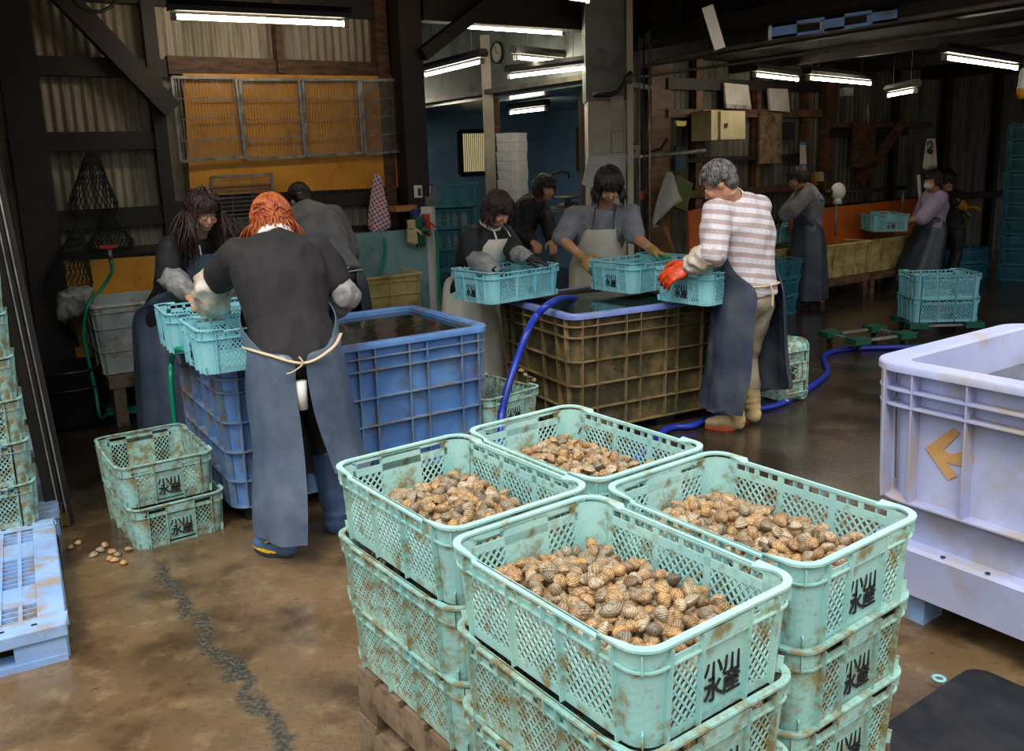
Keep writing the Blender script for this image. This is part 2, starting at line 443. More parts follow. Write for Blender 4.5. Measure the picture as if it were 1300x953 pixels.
        R_.append(R_[0]); rim.loft(R_, cap=False)
    ring(H, 0, .004, True, .005)
    ring(zr+.002, -.006, 0, False)
    walls.append(('rim', rim))
    mw = WALLM.get(m.name, m)
    return [(n, mb.mesh('crate_'+n, [m if n == 'rim' else mw])) for n, mb in walls]
def lettering_mesh(text='小川\n水産', size=.05):
    c = bpy.data.curves.new('t', 'FONT'); c.body = text; c.size = size; c.align_x = 'CENTER'; c.align_y = 'CENTER'
    c.space_line = .82; c.offset = .0012; c.extrude = .0006; c.resolution_u = 2; c.space_character = .98
    o = bpy.data.objects.new('t', c); COL.objects.link(o)
    d = bpy.context.evaluated_depsgraph_get(); me = bpy.data.meshes.new_from_object(o.evaluated_get(d))
    bpy.data.objects.remove(o)
    ys = [v.co.y for v in me.vertices]; xs = [v.co.x for v in me.vertices]
    cx, cy = (max(xs)+min(xs))/2, (max(ys)+min(ys))/2
    for v in me.vertices: v.co.x -= cx; v.co.y -= cy
    me.materials.clear(); me.materials.append(INK); return me
LETTER = lettering_mesh()
def crate_proto(m, style='plain'):
    root = bpy.data.objects.new('fish_crate', None); COL.objects.link(root); root.empty_display_size = .05
    ends = []
    for n, me in crate_meshes(style, m):
        o = link(n, me, root)
        if n == 'end_wall': ends.append(o)
    if style == 'plain':
        for s, ew in ((1, ends[0]), (-1, ends[1])):
            o = link('lettering', LETTER, ew)
            k = (CHT*.42)/CHT
            x = (CL/2-.026+.012*k+.0035)*s
            o.location = (x, 0, .078)
            o.rotation_euler = Euler((PI/2, 0, s*PI/2), 'XYZ'); tag(o, 'black stencilled characters 小川水産 on the end plate')
    return root
PROTO = {}
used_proto = set()
def crate(kind, loc, rz, label, group=None, tilt=None, zs=1):
    if kind not in PROTO:
        m, st = {'front': (TEAL, 'plain'), 'grimy': (TEAL_D, 'plain'), 'cyan': (TEAL_B, 'plain'), 'mesh': (TEAL_B, 'mesh'), 'dark': (TEAL_DK, 'mesh')}[kind]
        PROTO[kind] = crate_proto(m, st); o = PROTO[kind]
    else: o = copy_tree(PROTO[kind])
    o.location = loc; o.rotation_euler = tilt or (0, 0, rz); o.scale = (1, 1, zs)
    return tag(o, label, 'crate', group)

# ------------------------------------------------------------------ ribbed tanks
def tank(name, label, org, rz, L, W, z0, z1, rows, colsL, colsW, m, mrim, wat=None, wz=None, thick=.035, rimw=.05, rib=.03, taper=.02, cr=.07, parent=None, cat='tank', skid=True, ledge=None, rimh=.03, group=None, mribs=None):
    """org = front-left outer rim corner, x along the front (rz), y to the back"""
    R = Matrix.Rotation(rz, 4, 'Z')
    c = Vector(org[:2]+(0,)) + (R @ Vector((L/2, W/2, 0)))
    t = thing(name, label, cat, c, rz, group)
    b = MB(); H = z1-z0
    def ins(z): return rib + taper*(1-(z-z0)/H)      # wall stands back from the rim by the rib depth
    def rr(z, extra=0): return rrect(L/2-ins(z)-extra, W/2-ins(z)-extra, max(.012, cr-extra))
    fl = z0+.05
    outer = [[Vector((x, y, z)) for x, y in rr(z)] for z in (z0, z1-.004)]
    inner = [[Vector((x, y, z)) for x, y in rr(z, thick)] for z in (z1-.004, fl)]
    b.loft(outer+inner)
    b.build('body', m, t)
    # ribs
    rb = MB()
    for z in rows:
        o_ = rrect(L/2-taper*(1-(z-z0)/H)-.002, W/2-taper*(1-(z-z0)/H)-.002, cr+rib*.8); i_ = rr(z, .004)
        R_ = [[Vector((*p, zz)) for p in q] for q, zz in ((i_, z-.003), (o_, z-.003), (o_, z+.003), (i_, z+.003))]; R_.append(R_[0]); rb.loft(R_, cap=False)
    zt, zb = z1-.003, rows[0]
    for side, cols, D, E in (('f', colsL, L, W), ('b', colsL, L, W), ('l', colsW, W, L), ('r', colsW, W, L)):
        for cfr in cols:
            u = (cfr-.5)*D
            def P(v, w):
                e = E/2 - taper*(1-(v-z0)/H)
                if side == 'f': return Vector((u, -(e-w), v))
                if side == 'b': return Vector((u, e-w, v))
                if side == 'l': return Vector((-(e-w), u, v))
                return Vector((e-w, u, v))
            h = .003; dx = Vector((h, 0, 0)) if side in 'fb' else Vector((0, h, 0))
            q = [P(zb, .003), P(zt, .003), P(zt, rib+.004), P(zb, rib+.004)]
            rb.add([p-dx for p in q]+[p+dx for p in q], [(3, 2, 1, 0), (4, 5, 6, 7), (0, 1, 5, 4), (1, 2, 6, 5), (2, 3, 7, 6), (3, 0, 4, 7)])
    rb.build('ribs', mribs or m, t)
    if ledge:
        lb = MB(); e = .0
        rs = []
        for z, x in ((z0-.0, taper+.006), (ledge-.012, taper*.7), (ledge, taper*.7+.012), (ledge+.004, rib+taper)):
            rs.append([Vector((px, py, z)) for px, py in rrect(L/2-x, W/2-x, cr+.02)])
        lb.loft(rs, cap=False); lb.build('skirt', m, t)
    rm = MB()
    prof = ((thick+rib+.0, -rimh*.2), (0, -rimh), (-.0, -.006), (.004, 0), (rimw-.004, 0), (rimw, -.006), (rimw, -rimh))
    rs = [[Vector((x, y, z1+dz)) for x, y in rrect(L/2-d, W/2-d, max(.02, cr+rib*.8-d*.8), 8)] for d, dz in prof[1:]]
    rs.append(rs[0]); rm.loft(rs, cap=False); rm.build('rim', mrim, t, smooth=True, angle=35)
    if skid:
        for x in (-L/2+.16, 0, L/2-.16):
            for y in (-W/2+.14, W/2-.14):
                s = MB(); s.box((x, y, z0/2), (.14, .12, z0)); s.build('foot', BLKP if skid is True else skid, t)
    if wat:
        w = MB(); w.add([Vector((x, y, wz)) for x, y in rrect(L/2-ins(wz)-thick+.002, W/2-ins(wz)-thick+.002, .04)], [tuple(range(28))])
        o = w.build('water', wat, t); tag(o, 'still water filling the tank')
    return t

# ------------------------------------------------------------------ clams
def clam_mesh(seed, n=12, m=8):
    rnd = random.Random(seed); V = []; F = []
    lx, ly, lz = .0195*rnd.uniform(.85, 1.12), .0155*rnd.uniform(.9, 1.1), .0125*rnd.uniform(.9, 1.2)
    sk = rnd.uniform(.1, .3)
    for i in range(m+1):
        a = PI*i/m
        for j in range(n):
            b = 2*PI*j/n
            x = math.sin(a)*math.cos(b); y = math.sin(a)*math.sin(b); z = math.cos(a); z = math.copysign(abs(z)**1.5, z) if abs(z) > .02 else 0
            x *= 1+.1*math.sin(b)**2*(1 if y < 0 else -1.6)
            rr_ = 1 - .22*max(0, y)**1.5*abs(x)            # pointed towards the beak
            V.append((lx*x*rr_*(1-.16*y)+lx*sk*.3*y, ly*y, lz*z*(1+.25*y)*(1 if abs(z) > .1 else .85)))
    for i in range(m):
        for j in range(n): F.append((i*n+j, (i+1)*n+j, (i+1)*n+(j+1) % n, i*n+(j+1) % n))
    return V, F
CLV = [clam_mesh(i) for i in range(5)]
CLV_LO = [clam_mesh(i, 7, 4) for i in range(5)]
def clam_material():
    m = bpy.data.materials.new('clam_shell'); m.use_nodes = True; nt = m.node_tree; N = nt.nodes; L = nt.links; b = N['Principled BSDF']
    geo = N.new('ShaderNodeNewGeometry'); oi = N.new('ShaderNodeObjectInfo')
    a = N.new('ShaderNodeMath'); a.operation = 'ADD'; L.new(geo.outputs['Random Per Island'], a.inputs[0]); L.new(oi.outputs['Random'], a.inputs[1])
    f = N.new('ShaderNodeMath'); f.operation = 'FRACT'; L.new(a.outputs[0], f.inputs[0])
    cr = N.new('ShaderNodeValToRGB'); cr.color_ramp.interpolation = 'LINEAR'; e = cr.color_ramp.elements
    pal = [(0, (140, 112, 80)), (.12, (200, 160, 112)), (.25, (228, 182, 122)), (.38, (166, 152, 126)), (.5, (238, 178, 108)), (.6, (186, 172, 144)), (.7, (222, 196, 156)), (.8, (122, 112, 96)), (.9, (246, 220, 184)), (1, (206, 156, 102))]
    pal = [(p, tuple(v*.88 for v in c)) for p, c in pal]
    e[0].position = 0; e[0].color = lin(pal[0][1]); e[1].position = 1; e[1].color = lin(pal[-1][1])
    for p, c in pal[1:-1]:
        x = e.new(p); x.color = lin(c)
    L.new(f.outputs[0], cr.inputs[0])
    uv = N.new('ShaderNodeUVMap'); uv.uv_map = 'UVMap'
    w = N.new('ShaderNodeTexWave'); w.wave_type = 'RINGS'; w.rings_direction = 'SPHERICAL'; w.inputs['Scale'].default_value = 1.5; w.inputs['Distortion'].default_value = 2.2; w.inputs['Detail'].default_value = 2
    mp = N.new('ShaderNodeMapping'); mp.inputs['Location'].default_value = (0, -1.1, 0); L.new(uv.outputs[0], mp.inputs[0]); L.new(mp.outputs[0], w.inputs['Vector'])
    mx = N.new('ShaderNodeMix'); mx.data_type = 'RGBA'; mx.blend_type = 'MULTIPLY'
    mr = N.new('ShaderNodeMapRange'); mr.inputs[3].default_value = .0; mr.inputs[4].default_value = .32; L.new(w.outputs[1], mr.inputs[0])
    L.new(mr.outputs[0], mx.inputs[0]); L.new(cr.outputs[0], mx.inputs[6]); mx.inputs[7].default_value = lin((112, 92, 76))
    n = N.new('ShaderNodeTexNoise'); n.inputs['Scale'].default_value = 3.0; n.inputs['Detail'].default_value = 4
    L.new(uv.outputs[0], n.inputs['Vector'])
    m2 = N.new('ShaderNodeMix'); m2.data_type = 'RGBA'; r2 = N.new('ShaderNodeMapRange'); r2.inputs[1].default_value = .5; r2.inputs[2].default_value = .62; r2.inputs[4].default_value = .65
    L.new(n.outputs[0], r2.inputs[0]); L.new(r2.outputs[0], m2.inputs[0]); L.new(mx.outputs[2], m2.inputs[6]); m2.inputs[7].default_value = lin((92, 70, 50))
    L.new(m2.outputs[2], b.inputs['Base Color']); b.inputs['Roughness'].default_value = .2
    bp = N.new('ShaderNodeBump'); bp.inputs['Strength'].default_value = .45; bp.inputs['Distance'].default_value = .003; L.new(w.outputs[1], bp.inputs['Height']); L.new(bp.outputs[0], b.inputs['Normal'])
    return m
CLAM = clam_material()
def uv_for(me, coords):
    uv = me.uv_layers.new(name='UVMap')
    for l in me.loops: uv.data[l.index].uv = coords[l.vertex_index]
CLAM_ME = []
for V, F in CLV:
    me = bpy.data.meshes.new('clam'); me.from_pydata(V, [], F); me.materials.append(CLAM)
    uv_for(me, [(v[0]/.02, v[1]/.02) for v in V]); me.polygons.foreach_set('use_smooth', [True]*len(F)); me.set_sharp_from_angle(angle=math.radians(50)); CLAM_ME.append(me)
stuff_v, stuff_f, stuff_uv = [], [], []
def stuff_clam(p, R, lo=True, s=1):
    V, F = random.choice(CLV_LO if lo else CLV); o = len(stuff_v)
    for v in V:
        q = R @ (Vector(v)*s) + p; stuff_v.append(tuple(q)); stuff_uv.append((v[0]/.02, v[1]/.02))
    stuff_f.extend([tuple(i+o for i in f) for f in F])
def rrot(flat=1.0):
    return Matrix.Rotation(random.uniform(0, 2*PI), 3, 'Z') @ Matrix.Rotation(random.gauss(0, .75*flat), 3, 'X') @ Matrix.Rotation(random.gauss(0, .65*flat), 3, 'Y')
# ------------------------------------------------------------------ foreground: four stacks of crates with clams
YA = -.9366; ca, sa = math.cos(YA), math.sin(YA)
AX = Vector((ca, sa, 0)); BX = Vector((-sa, ca, 0))
RIMZ = .862
stacks = {'A': (-.157, 2.156), 'B': (.191, 2.428), 'C': (.186, 1.641), 'D': (.548, 1.924)}
where = {'A': 'left stack', 'B': 'rear stack', 'C': 'nearest stack', 'D': 'right stack by the lavender tank'}
lev = {0: 'top crate', 1: 'middle crate', 2: 'bottom crate'}
jit = {('A', 1): (-.004, -.010, .01), ('A', 2): (.012, -.012, .0), ('D', 1): (-.006, .0, .012), ('D', 2): (-.012, .004, -.01), ('C', 1): (.0, -.01, -.012), ('C', 2): (.006, .0, .01)}
cand = []
def surf(k, u, v):
    # u,v in -1..1 ; height of the heap over the crate floor
    h = .092 + .028*(1-u*u)*(1-v*v) + .010*math.sin(3*u+k*2)*math.cos(2.5*v+k)
    if k == 0: h -= .014*max(0, -u)
    return h
for ki, k in enumerate('ABCD'):
    x, y = stacks[k]
    for l in range(3):
        j = jit.get((k, l), (0, 0, 0)); z = RIMZ - CHT*(l+1)
        lab = ('mint lattice crate heaped with clams, ' if l == 0 else 'muddy mint crate of clams, ')+lev[l]+' of the '+where[k]
        crate('front' if l == 0 else 'grimy', (x+j[0], y+j[1], z), YA+j[2], lab, 'crates stacked in the foreground')
        base = Vector((x+j[0], y+j[1], z))
        if l == 0:
            hu, hv = CL/2-.05, CW/2-.05
            # dense heap: three jittered layers
            for layer in range(4):
                nx, ny = 19, 14
                for ix in range(nx):
                    for iy in range(ny):
                        u = (ix+.5+random.uniform(-.42, .42))/nx*2-1; v = (iy+.5+random.uniform(-.42, .42))/ny*2-1
                        if layer == 0 and random.random() < .45: continue
                        h = surf(ki, u, v) - .012*layer + (.009 if layer == 0 else 0) + random.uniform(-.004, .004)
                        p = base + AX*(u*hu) + BX*(v*hv) + Vector((0, 0, h))
                        cand.append((k, layer, p, rrot(1.0 if layer else .8)))
        else:
            # what shows through the lattice of the lower crates
            for row in range(5):
                for side, n_, d in ((0, 15, AX), (1, 15, AX), (2, 10, BX), (3, 10, BX)):
                    for i in range(n_):
                        u = (i+.5+random.uniform(-.4, .4))/n_*2-1; zz = .02+row*.026+random.uniform(-.006, .006)
                        off_ = (CL/2-.056) if side > 1 else (CW/2-.056)
                        o2 = (BX if side < 2 else AX)*(off_*(1 if side % 2 else -1)) + d*(u*((CL/2-.05) if side < 2 else (CW/2-.05)))
                        if (side in (0, 2)) and True or row < 5: stuff_clam(base+o2+Vector((0, 0, zz)), rrot(1.6))
cand.sort(key=lambda c: (c[1] > 1, (c[2]-CAM).length))
single = cand[:300]; rest = cand[300:]
heap = {'A': 'crate of the left stack', 'B': 'crate of the rear stack', 'C': 'crate of the nearest stack', 'D': 'crate of the right stack beside the lavender tank'}
for k, layer, p, R in single:
    o = link('clam', random.choice(CLAM_ME)); o.location = p; o.rotation_euler = R.to_euler()
    tag(o, 'wet brown clam in the heap filling the top '+heap[k], 'clam', 'clams heaped in the top '+heap[k])
for k, layer, p, R in rest:
    stuff_clam(p, R, lo=(k in 'B'), s=1)
for k in 'ABCD':   # clams down the inside of the top crates, seen through their lattice
    x, y = stacks[k]; base = Vector((x, y, RIMZ-CHT))
    for row in range(3):
        for side, n_, d in ((0, 15, AX), (1, 15, AX), (2, 10, BX), (3, 10, BX)):
            for i in range(n_):
                u = (i+.5+random.uniform(-.4, .4))/n_*2-1
                off_ = (CL/2-.056) if side > 1 else (CW/2-.056)
                o2 = (BX if side < 2 else AX)*(off_*(1 if side % 2 else -1)) + d*(u*((CL/2-.05) if side < 2 else (CW/2-.05)))
                stuff_clam(base+o2+Vector((0, 0, .02+row*.024)), rrot(1.6))
me = bpy.data.meshes.new('clams'); me.from_pydata(stuff_v, [], stuff_f); me.materials.append(CLAM); uv_for(me, stuff_uv)
me.polygons.foreach_set('use_smooth', [True]*len(stuff_f)); me.set_sharp_from_angle(angle=math.radians(50))
tag(link('heaped_clams', me), 'mass of smaller and deeper clams filling the stacked crates', 'clams', kind='stuff')
# thin black stick in the rear crate
s = MB(); s.tube([at(734, 551, 2.72), at(741, 535, 2.74), at(747, 521, 2.76)], .0022, 6)
tag(s.build('stick', DARKM), 'thin black wire standing up in the corner of the rear clam crate', 'stick')
# wooden pallets under the stacks
def wood_pallet(loc, rz, label):
    t = thing('wooden_pallet', label, 'pallet', loc, rz, 'wooden pallets under the clam crates')
    for i in range(9):
        b = MB(); b.box((-.50+i*.125, 0, .135), (.10, .84, .02)); b.build('deck_board', WOODP, t)
    for y in (-.38, 0, .38):
        b = MB(); b.box((0, y, .085), (1.10, .08, .08)); b.build('stringer', WOODP, t)
    for i in (0, 2, 4):
        b = MB(); b.box((-.50+i*.25, 0, .0225+.0), (.10, .84, .045)); b.build('bottom_board', WOODP, t)
    return t
pc = Vector((.195, 2.04, 0))
wood_pallet(pc, YA, 'grey worn wooden pallet lying on the floor under the clam crates')
wood_pallet(pc+Vector((.01, .01, .1475)), YA+.02, 'grey worn wooden pallet, upper of two under the clam crates')
# black board on the floor at the right
def flat_board():
    c = atz(1253, 853, .04); R = Matrix.Rotation(math.radians(35), 3, 'Z')
    t = MB(); pts = rrect(.42, .35, .06)
    t.loft([[Vector((x, y, z)) for x, y in pts] for z in (0, .036)])
    cen = Vector((c.x, c.y, 0)) + R @ Vector((-.405, -.30, 0))
    th = thing('plastic_board', 'black plastic board with a pale ring, lying on the floor before the lavender tank', 'board', cen, math.radians(35))
    t.build('panel', BLKP, th)
    r = MB(); q = atz(1192, 861, .038); q = R.inverted() @ (Vector((q.x, q.y, 0))-cen)
    n = 20; rs = []
    for rr_, z in ((.010, .037), (.011, .041), (.021, .041), (.022, .037)): rs.append([Vector((q.x+rr_*math.cos(2*PI*j/n), q.y+rr_*math.sin(2*PI*j/n), z)) for j in range(n)])
    rs.append(rs[0]); r.loft(rs, cap=False); tag(r.build('ring', TEAL_B, th, True), 'pale teal plastic ring')
flat_board()

# ------------------------------------------------------------------ tanks
D2R = math.radians
cL = [.06, .13, .27, .34, .47, .53, .66, .73, .87, .94]; cWd = [.09, .2, .38, .62, .8, .91]
rows7 = [.085, .215, .36, .505, .65, .715, .765]
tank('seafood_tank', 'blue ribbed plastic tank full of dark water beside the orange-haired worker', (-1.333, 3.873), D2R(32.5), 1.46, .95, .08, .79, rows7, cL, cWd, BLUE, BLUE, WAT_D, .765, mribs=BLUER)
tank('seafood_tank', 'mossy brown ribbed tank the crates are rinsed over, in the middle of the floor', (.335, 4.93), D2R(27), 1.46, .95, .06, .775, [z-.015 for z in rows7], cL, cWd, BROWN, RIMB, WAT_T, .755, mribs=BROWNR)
# lavender tank: front edge runs towards the camera; its local x runs back from the camera
RT = Vector((1.222, 2.985, 0)); y0 = D2R(-56)
tr = tank('seafood_tank', 'large lavender ribbed tank with a tan tape arrow, half full of water', (RT.x, RT.y), y0, 1.55, 1.02, .12, .94, [.455, .795, .85], [.05, .115, .235, .40, .47, .62, .80, .90], [.1, .2, .4, .6, .8, .9], LAV, LAV, WAT_G, .80, thick=.045, rimw=.085, rib=.055, taper=.03, cr=.08, ledge=.30, rimh=.026, skid=PALB, mribs=LAVR)
# arrow of tape on the lavender tank, holes in its ledge
R = Matrix.Rotation(y0, 4, 'Z')
def on_front(u, z): return Vector((u-1.55/2, -(1.02/2-.055-.03*(1-(z-.12)/.82))-.002, z))
def front_uz(px, py):
    n = R.to_3x3() @ Vector((0, -1, 0)); P0 = RT + (R.to_3x3() @ Vector((0, .068, 0)))
    p = onp(px, py, P0, n); l = R.to_3x3().inverted() @ (p-RT); return l.x, p.z
arrow = [(1176, 568), (1212, 542), (1221, 549), (1199, 570), (1208, 576), (1233, 571), (1238, 580), (1234, 592), (1215, 590), (1203, 586), (1216, 604), (1204, 609)]
a = MB(); uz = [front_uz(*p) for p in arrow]
a.prism(uz, .002, lambda u, z, w: on_front(u, z)-Vector((0, w, 0)))
tag(a.build('tape_arrow', TAPE, tr), 'tan tape arrow pointing towards the other tanks')
for i in range(9):
    h = MB(); h.lathe([(.0, .0), (.008, 0), (.0085, .001)], (-1.55/2+.16+i*.15, -(1.02/2-.033), .3035), 12); tag(h.build('drain_hole', BLKP, tr), 'dark drain hole')

# ------------------------------------------------------------------ blue plastic pallets, lower left
def plastic_pallet(loc, rz, label, sx=1.1, sy=1.1, h=.14):
    t = thing('plastic_pallet', label, 'pallet', loc, rz, 'blue plastic pallets')
    b = MB()
    for s_ in (-1, 1):
        b.box((s_*(sx/2-.045), 0, h-.025), (.09, sy, .05)); b.box((0, s_*(sy/2-.045), h-.025), (sx-.18, .09, .05))
    b.box((0, 0, h-.05), (sx-.1, sy-.1, .012))
    o = b.build('deck_frame', PALB, t); bv = o.modifiers.new('bevel', 'BEVEL'); bv.width = .006; bv.segments = 2; bv.limit_method = 'ANGLE'
    # skirt sides with fork openings
    for s in (-1, 1):
        e = MB()
        for u in (-1, 0, 1): e.box((s*(sx/2-.055), u*(sy/2-.09), (h-.052)/2), (.09, .16, h-.052))
        e.box((s*(sx/2-.05), 0, .012), (.09, sy-.02, .024)); e.build('side_foot', PALB, t)
    e = MB(); e.box((0, 0, (h-.058)/2), (.12, sy-.04, h-.058)); e.build('centre_foot', PALB, t)
    for s in (-1, 1):
        w = MB(); w.box((0, s*(sy/2-.009), (h-.052)/2), (sx-.06, .012, h-.052)); w.build('skirt', PALB, t)
    g = MB(); x0 = sx/2-.09; y0_ = sy/2-.09
    # solid bands, slotted plates and the small grid of the deck
    for yy in (-y0_*.62, 0, y0_*.62): g.box((0, yy, h-.007), (2*x0, .13, .014))
    for xx in (-x0*.5, x0*.5): g.box((xx, 0, h-.009), (.16, 2*y0_, .012))
    n = 22
    for i in range(n):
        xx = -x0+2*x0*(i+.5)/n; g.box((xx, 0, h-.014), (.006, 2*y0_, .02))
    for i in range(9):
        yy = -y0_+2*y0_*(i+.5)/9; g.box((0, yy, h-.013), (2*x0, .014, .022))
    g.build('deck_grid', PALB, t)
    hl = MB()
    for yy in (-y0_*.62, 0, y0_*.62):
        for i in range(8): hl.box((-x0+2*x0*(i+.5)/8, yy, h+.0005), (.018, .05, .002))
    for i in range(10):
        for s in (-1, 1): hl.box((s*(sx/2-.045), -sy/2+.1+i*(sy-.2)/9, h+.0005), (.012, .018, .002))
    tag(hl.build('slots', BLKP, t), 'dark slots through the deck')
    return t
ang = math.atan2(-.992, .617)
fr = atz(85, 790, .14)
dirn = Vector((.48, -.877, 0)).normalized()       # along the right edge towards the camera
per = Vector((dirn.y, -dirn.x, 0))                # to the left
c1 = fr - dirn*.55 + per*.55
plastic_pallet((c1.x, c1.y, 0), math.atan2(dirn.y, dirn.x), 'pale blue plastic pallet with a slotted deck lying nearest on the floor')
c2 = c1 - dirn*1.2 + per*(-.02)
plastic_pallet((c2.x, c2.y, 0), math.atan2(dirn.y, dirn.x), 'pale blue plastic pallet carrying the tall stack of muddy crates by the door')
for i in range(7):
    q = Vector((-2.115, 3.70, 0)) + per*.30 - dirn*.215
    crate('grimy', (q.x-.009*i, q.y+.006*i, .14+CHT*i), math.atan2(per.y, per.x)+(.02*((i*7) % 3-1)), 'muddy teal crate, number %s from the bottom of the stack by the door' % ('one two three four five six seven'.split()[i]), 'crates stacked by the door')

# crates standing on the floor by the blue tank
def fcrate(kind, loc, rz, label, group=None, tilt=None): return crate(kind, loc, rz, label, group, tilt)
fcrate('grimy', (-1.700, 4.01, 0), D2R(-54), 'muddy teal crate on the floor, lower of the two beside the blue tank', 'empty crates beside the blue tank')
fcrate('grimy', (-1.735, 4.035, CHT+.002), D2R(-56), 'empty muddy teal crate on top of another beside the blue tank', 'empty crates beside the blue tank')
q = Vector((.20, 4.94, 0)); a_ = Vector((math.cos(D2R(-47.6)), math.sin(D2R(-47.6)), 0)); b_ = Vector((-a_.y, a_.x, 0))
q = q - a_*.30 - b_*.216
fcrate('grimy', (q.x-.03, q.y-.04, 0), D2R(-47.6), 'muddy crate on the floor between the blue and brown tanks, lower of two', 'crates between the tanks')
fcrate('grimy', (q.x-.03, q.y-.04, CHT), D2R(-47.6), 'muddy crate between the tanks, upper of two, some clams on its edge', 'crates between the tanks')
# crate leaning behind the man in the striped shirt, standing on its side
def leaning():
    o = fcrate('grimy', (0, 0, 0), 0, 'mint crate tipped on its side on the floor behind the striped shirt')
    o.rotation_euler = (0, 0, 0)
    # local x (length) horizontal towards the back, local y up, local z (opening) towards the left
    ex = Vector((-.55, .835, 0)).normalized(); ey = Vector((0, 0, 1)); ez = ex.cross(ey)
    M = Matrix((ex, ey, ez)).transposed().to_4x4(); p = Vector((1.885, 5.65, 0)) + ex*.30 + Vector((0, 0, .218)) - ez*CHT*.5
    o.matrix_world = Matrix.Translation(p) @ M
leaning()
# crates on the tanks
def cornered(kind, px, py, zrim, yaw, label, group):
    """near rim corner seen at (px,py): long side runs to +yaw, short side to yaw+90"""
    c = atz(px, py, zrim); a = Vector((math.cos(yaw), math.sin(yaw), 0)); b = Vector((-a.y, a.x, 0))
    o = c + a*CL/2 + b*CW/2; return crate(kind, (o.x, o.y, zrim-CHT), yaw, label, group)
G = 'crates being sorted on the tanks'
cB = cornered('cyan', 249, 424, .99, D2R(31), 'cyan crate on the blue tank under the hands of the orange-haired worker', G)
cA = crate('cyan', (cB.location.x-.30, cB.location.y+.47, .80), D2R(29), 'cyan crate on the blue tank in front of the curly-haired woman', G)
cD = cornered('cyan', 622, 349, .99, D2R(40), 'cyan crate on the brown tank before the woman in a white apron', G)
cF = cornered('cyan', 804, 337, .985, D2R(39), 'cyan crate gripped by the man in green and yellow gloves', G)
cG = cornered('cyan', 899, 349, .985, D2R(38), 'cyan crate under the orange glove of the man in the striped shirt', G)
# ------------------------------------------------------------------ the shed
TH = math.radians(33); A = Vector((math.cos(TH), math.sin(TH), 0)); B = Vector((-math.sin(TH), math.cos(TH), 0)); UP = Vector((0, 0, 1))
LEG = Vector((-2.61, 5.683, 0))
P1 = LEG + B*.7; N1 = -B
CZ = 3.95
def corr(p, d, length, z0, z1, nrm, pitch=.063, amp=.009, th=.004, vert=True):
    """corrugated sheet standing on line p + d*length"""
    mb = MB(); p = Vector(p); n = max(8, int(length/pitch*8)) if vert else 2
    rows = []
    if vert:
        for i in range(n+1):
            s = length*i/n; o = nrm*(amp*math.sin(2*PI*s/pitch)); q = p + d*s + o
            rows.append([q+UP*z0, q+UP*z1, q+UP*z1-nrm*th, q+UP*z0-nrm*th])
    else:
        n = int((z1-z0)/pitch*8)
        for i in range(n+1):
            z = z0+(z1-z0)*i/n; o = nrm*(amp*math.sin(2*PI*z/pitch))
            rows.append([p+o+UP*z, p+d*length+o+UP*z, p+d*length+o+UP*z-nrm*th, p+o+UP*z-nrm*th])
    mb.loft(rows); return mb
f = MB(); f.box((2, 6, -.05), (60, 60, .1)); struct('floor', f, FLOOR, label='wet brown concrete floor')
# --- back wall of the left bay
e0 = onp(18, 300, P1, N1); e1 = onp(536, 250, P1, N1); s0 = Vector((e0.x, e0.y, 0)); len1 = (Vector((e1.x, e1.y, 0))-s0).length
s0 -= A*.05
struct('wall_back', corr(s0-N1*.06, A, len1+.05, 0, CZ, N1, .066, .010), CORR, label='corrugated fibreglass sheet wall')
def seg(mb, pa, pb, w, h, off_=0.0, P0=P1, n=N1, k=0):
    a_ = onp(*pa, P0+n*off_, n); b_ = onp(*pb, P0+n*off_, n); mb.bar(a_, b_, w, h, up=n, k=k); return a_, b_
ti = [0]
def trim(mb, m, label=None):
    ti[0] += 1; struct('trim_%d' % ti[0], mb, m, label=label)
def hbeam(pa, pb, hgt, m, off_=0.0, P0=P1, n=N1, dep=.09):
    """horizontal beam on the wall: level, through the two pixels' middle height"""
    a_ = onp(*pa, P0+n*off_, n); b_ = onp(*pb, P0+n*off_, n); z = (a_.z+b_.z)/2; a_.z = b_.z = z
    mb = MB(); mb.bar(a_, b_, dep, hgt, up=UP); trim(mb, m)
def post(px, py, wid, m, off_=0.0, z0=0, z1=CZ, P0=P1, n=N1, dep=.10, d=None):
    a_ = onp(px, py, P0+n*off_, n); mb = MB(); dd = d or A
    c = Vector((a_.x, a_.y, (z0+z1)/2)); Rm = Matrix((dd, -n, UP)).transposed()
    mb.box(c, (wid, dep, z1-z0), Rm); trim(mb, m)
hbeam((30, 85), (210, 86), .125, WOODD, .03); hbeam((212, 86), (505, 88), .125, WOODH, .03)
hbeam((45, 180), (208, 178), .125, WOODD, .03)
hbeam((55, 281), (208, 272), .13, WOODD, .03)
hbeam((208, 262), (500, 252), .10, WOODD, .03)
hbeam((60, 322), (230, 316), .05, WOODD, .03)
hbeam((235, 297), (540, 292), .05, WOODD, .04)
hbeam((30, -8), (520, 2), .18, WOODD, .03)
post(212, 250, .09, WOODD, .06)
post(45, 250, .22, WOODD, .10)
post(353, 60, .055, WOODH, .07, z0=2.36)
post(491, 200, .10, WOODH, .05)
post(522, 200, .20, WOODD, .16, dep=.22)
mb = MB(); seg(mb, (60, -25), (218, 140), .14, .10, .15); trim(mb, WOODD)
mb = MB(); seg(mb, (535, 70), (700, -60), .10, .12, .3); trim(mb, WOODD)
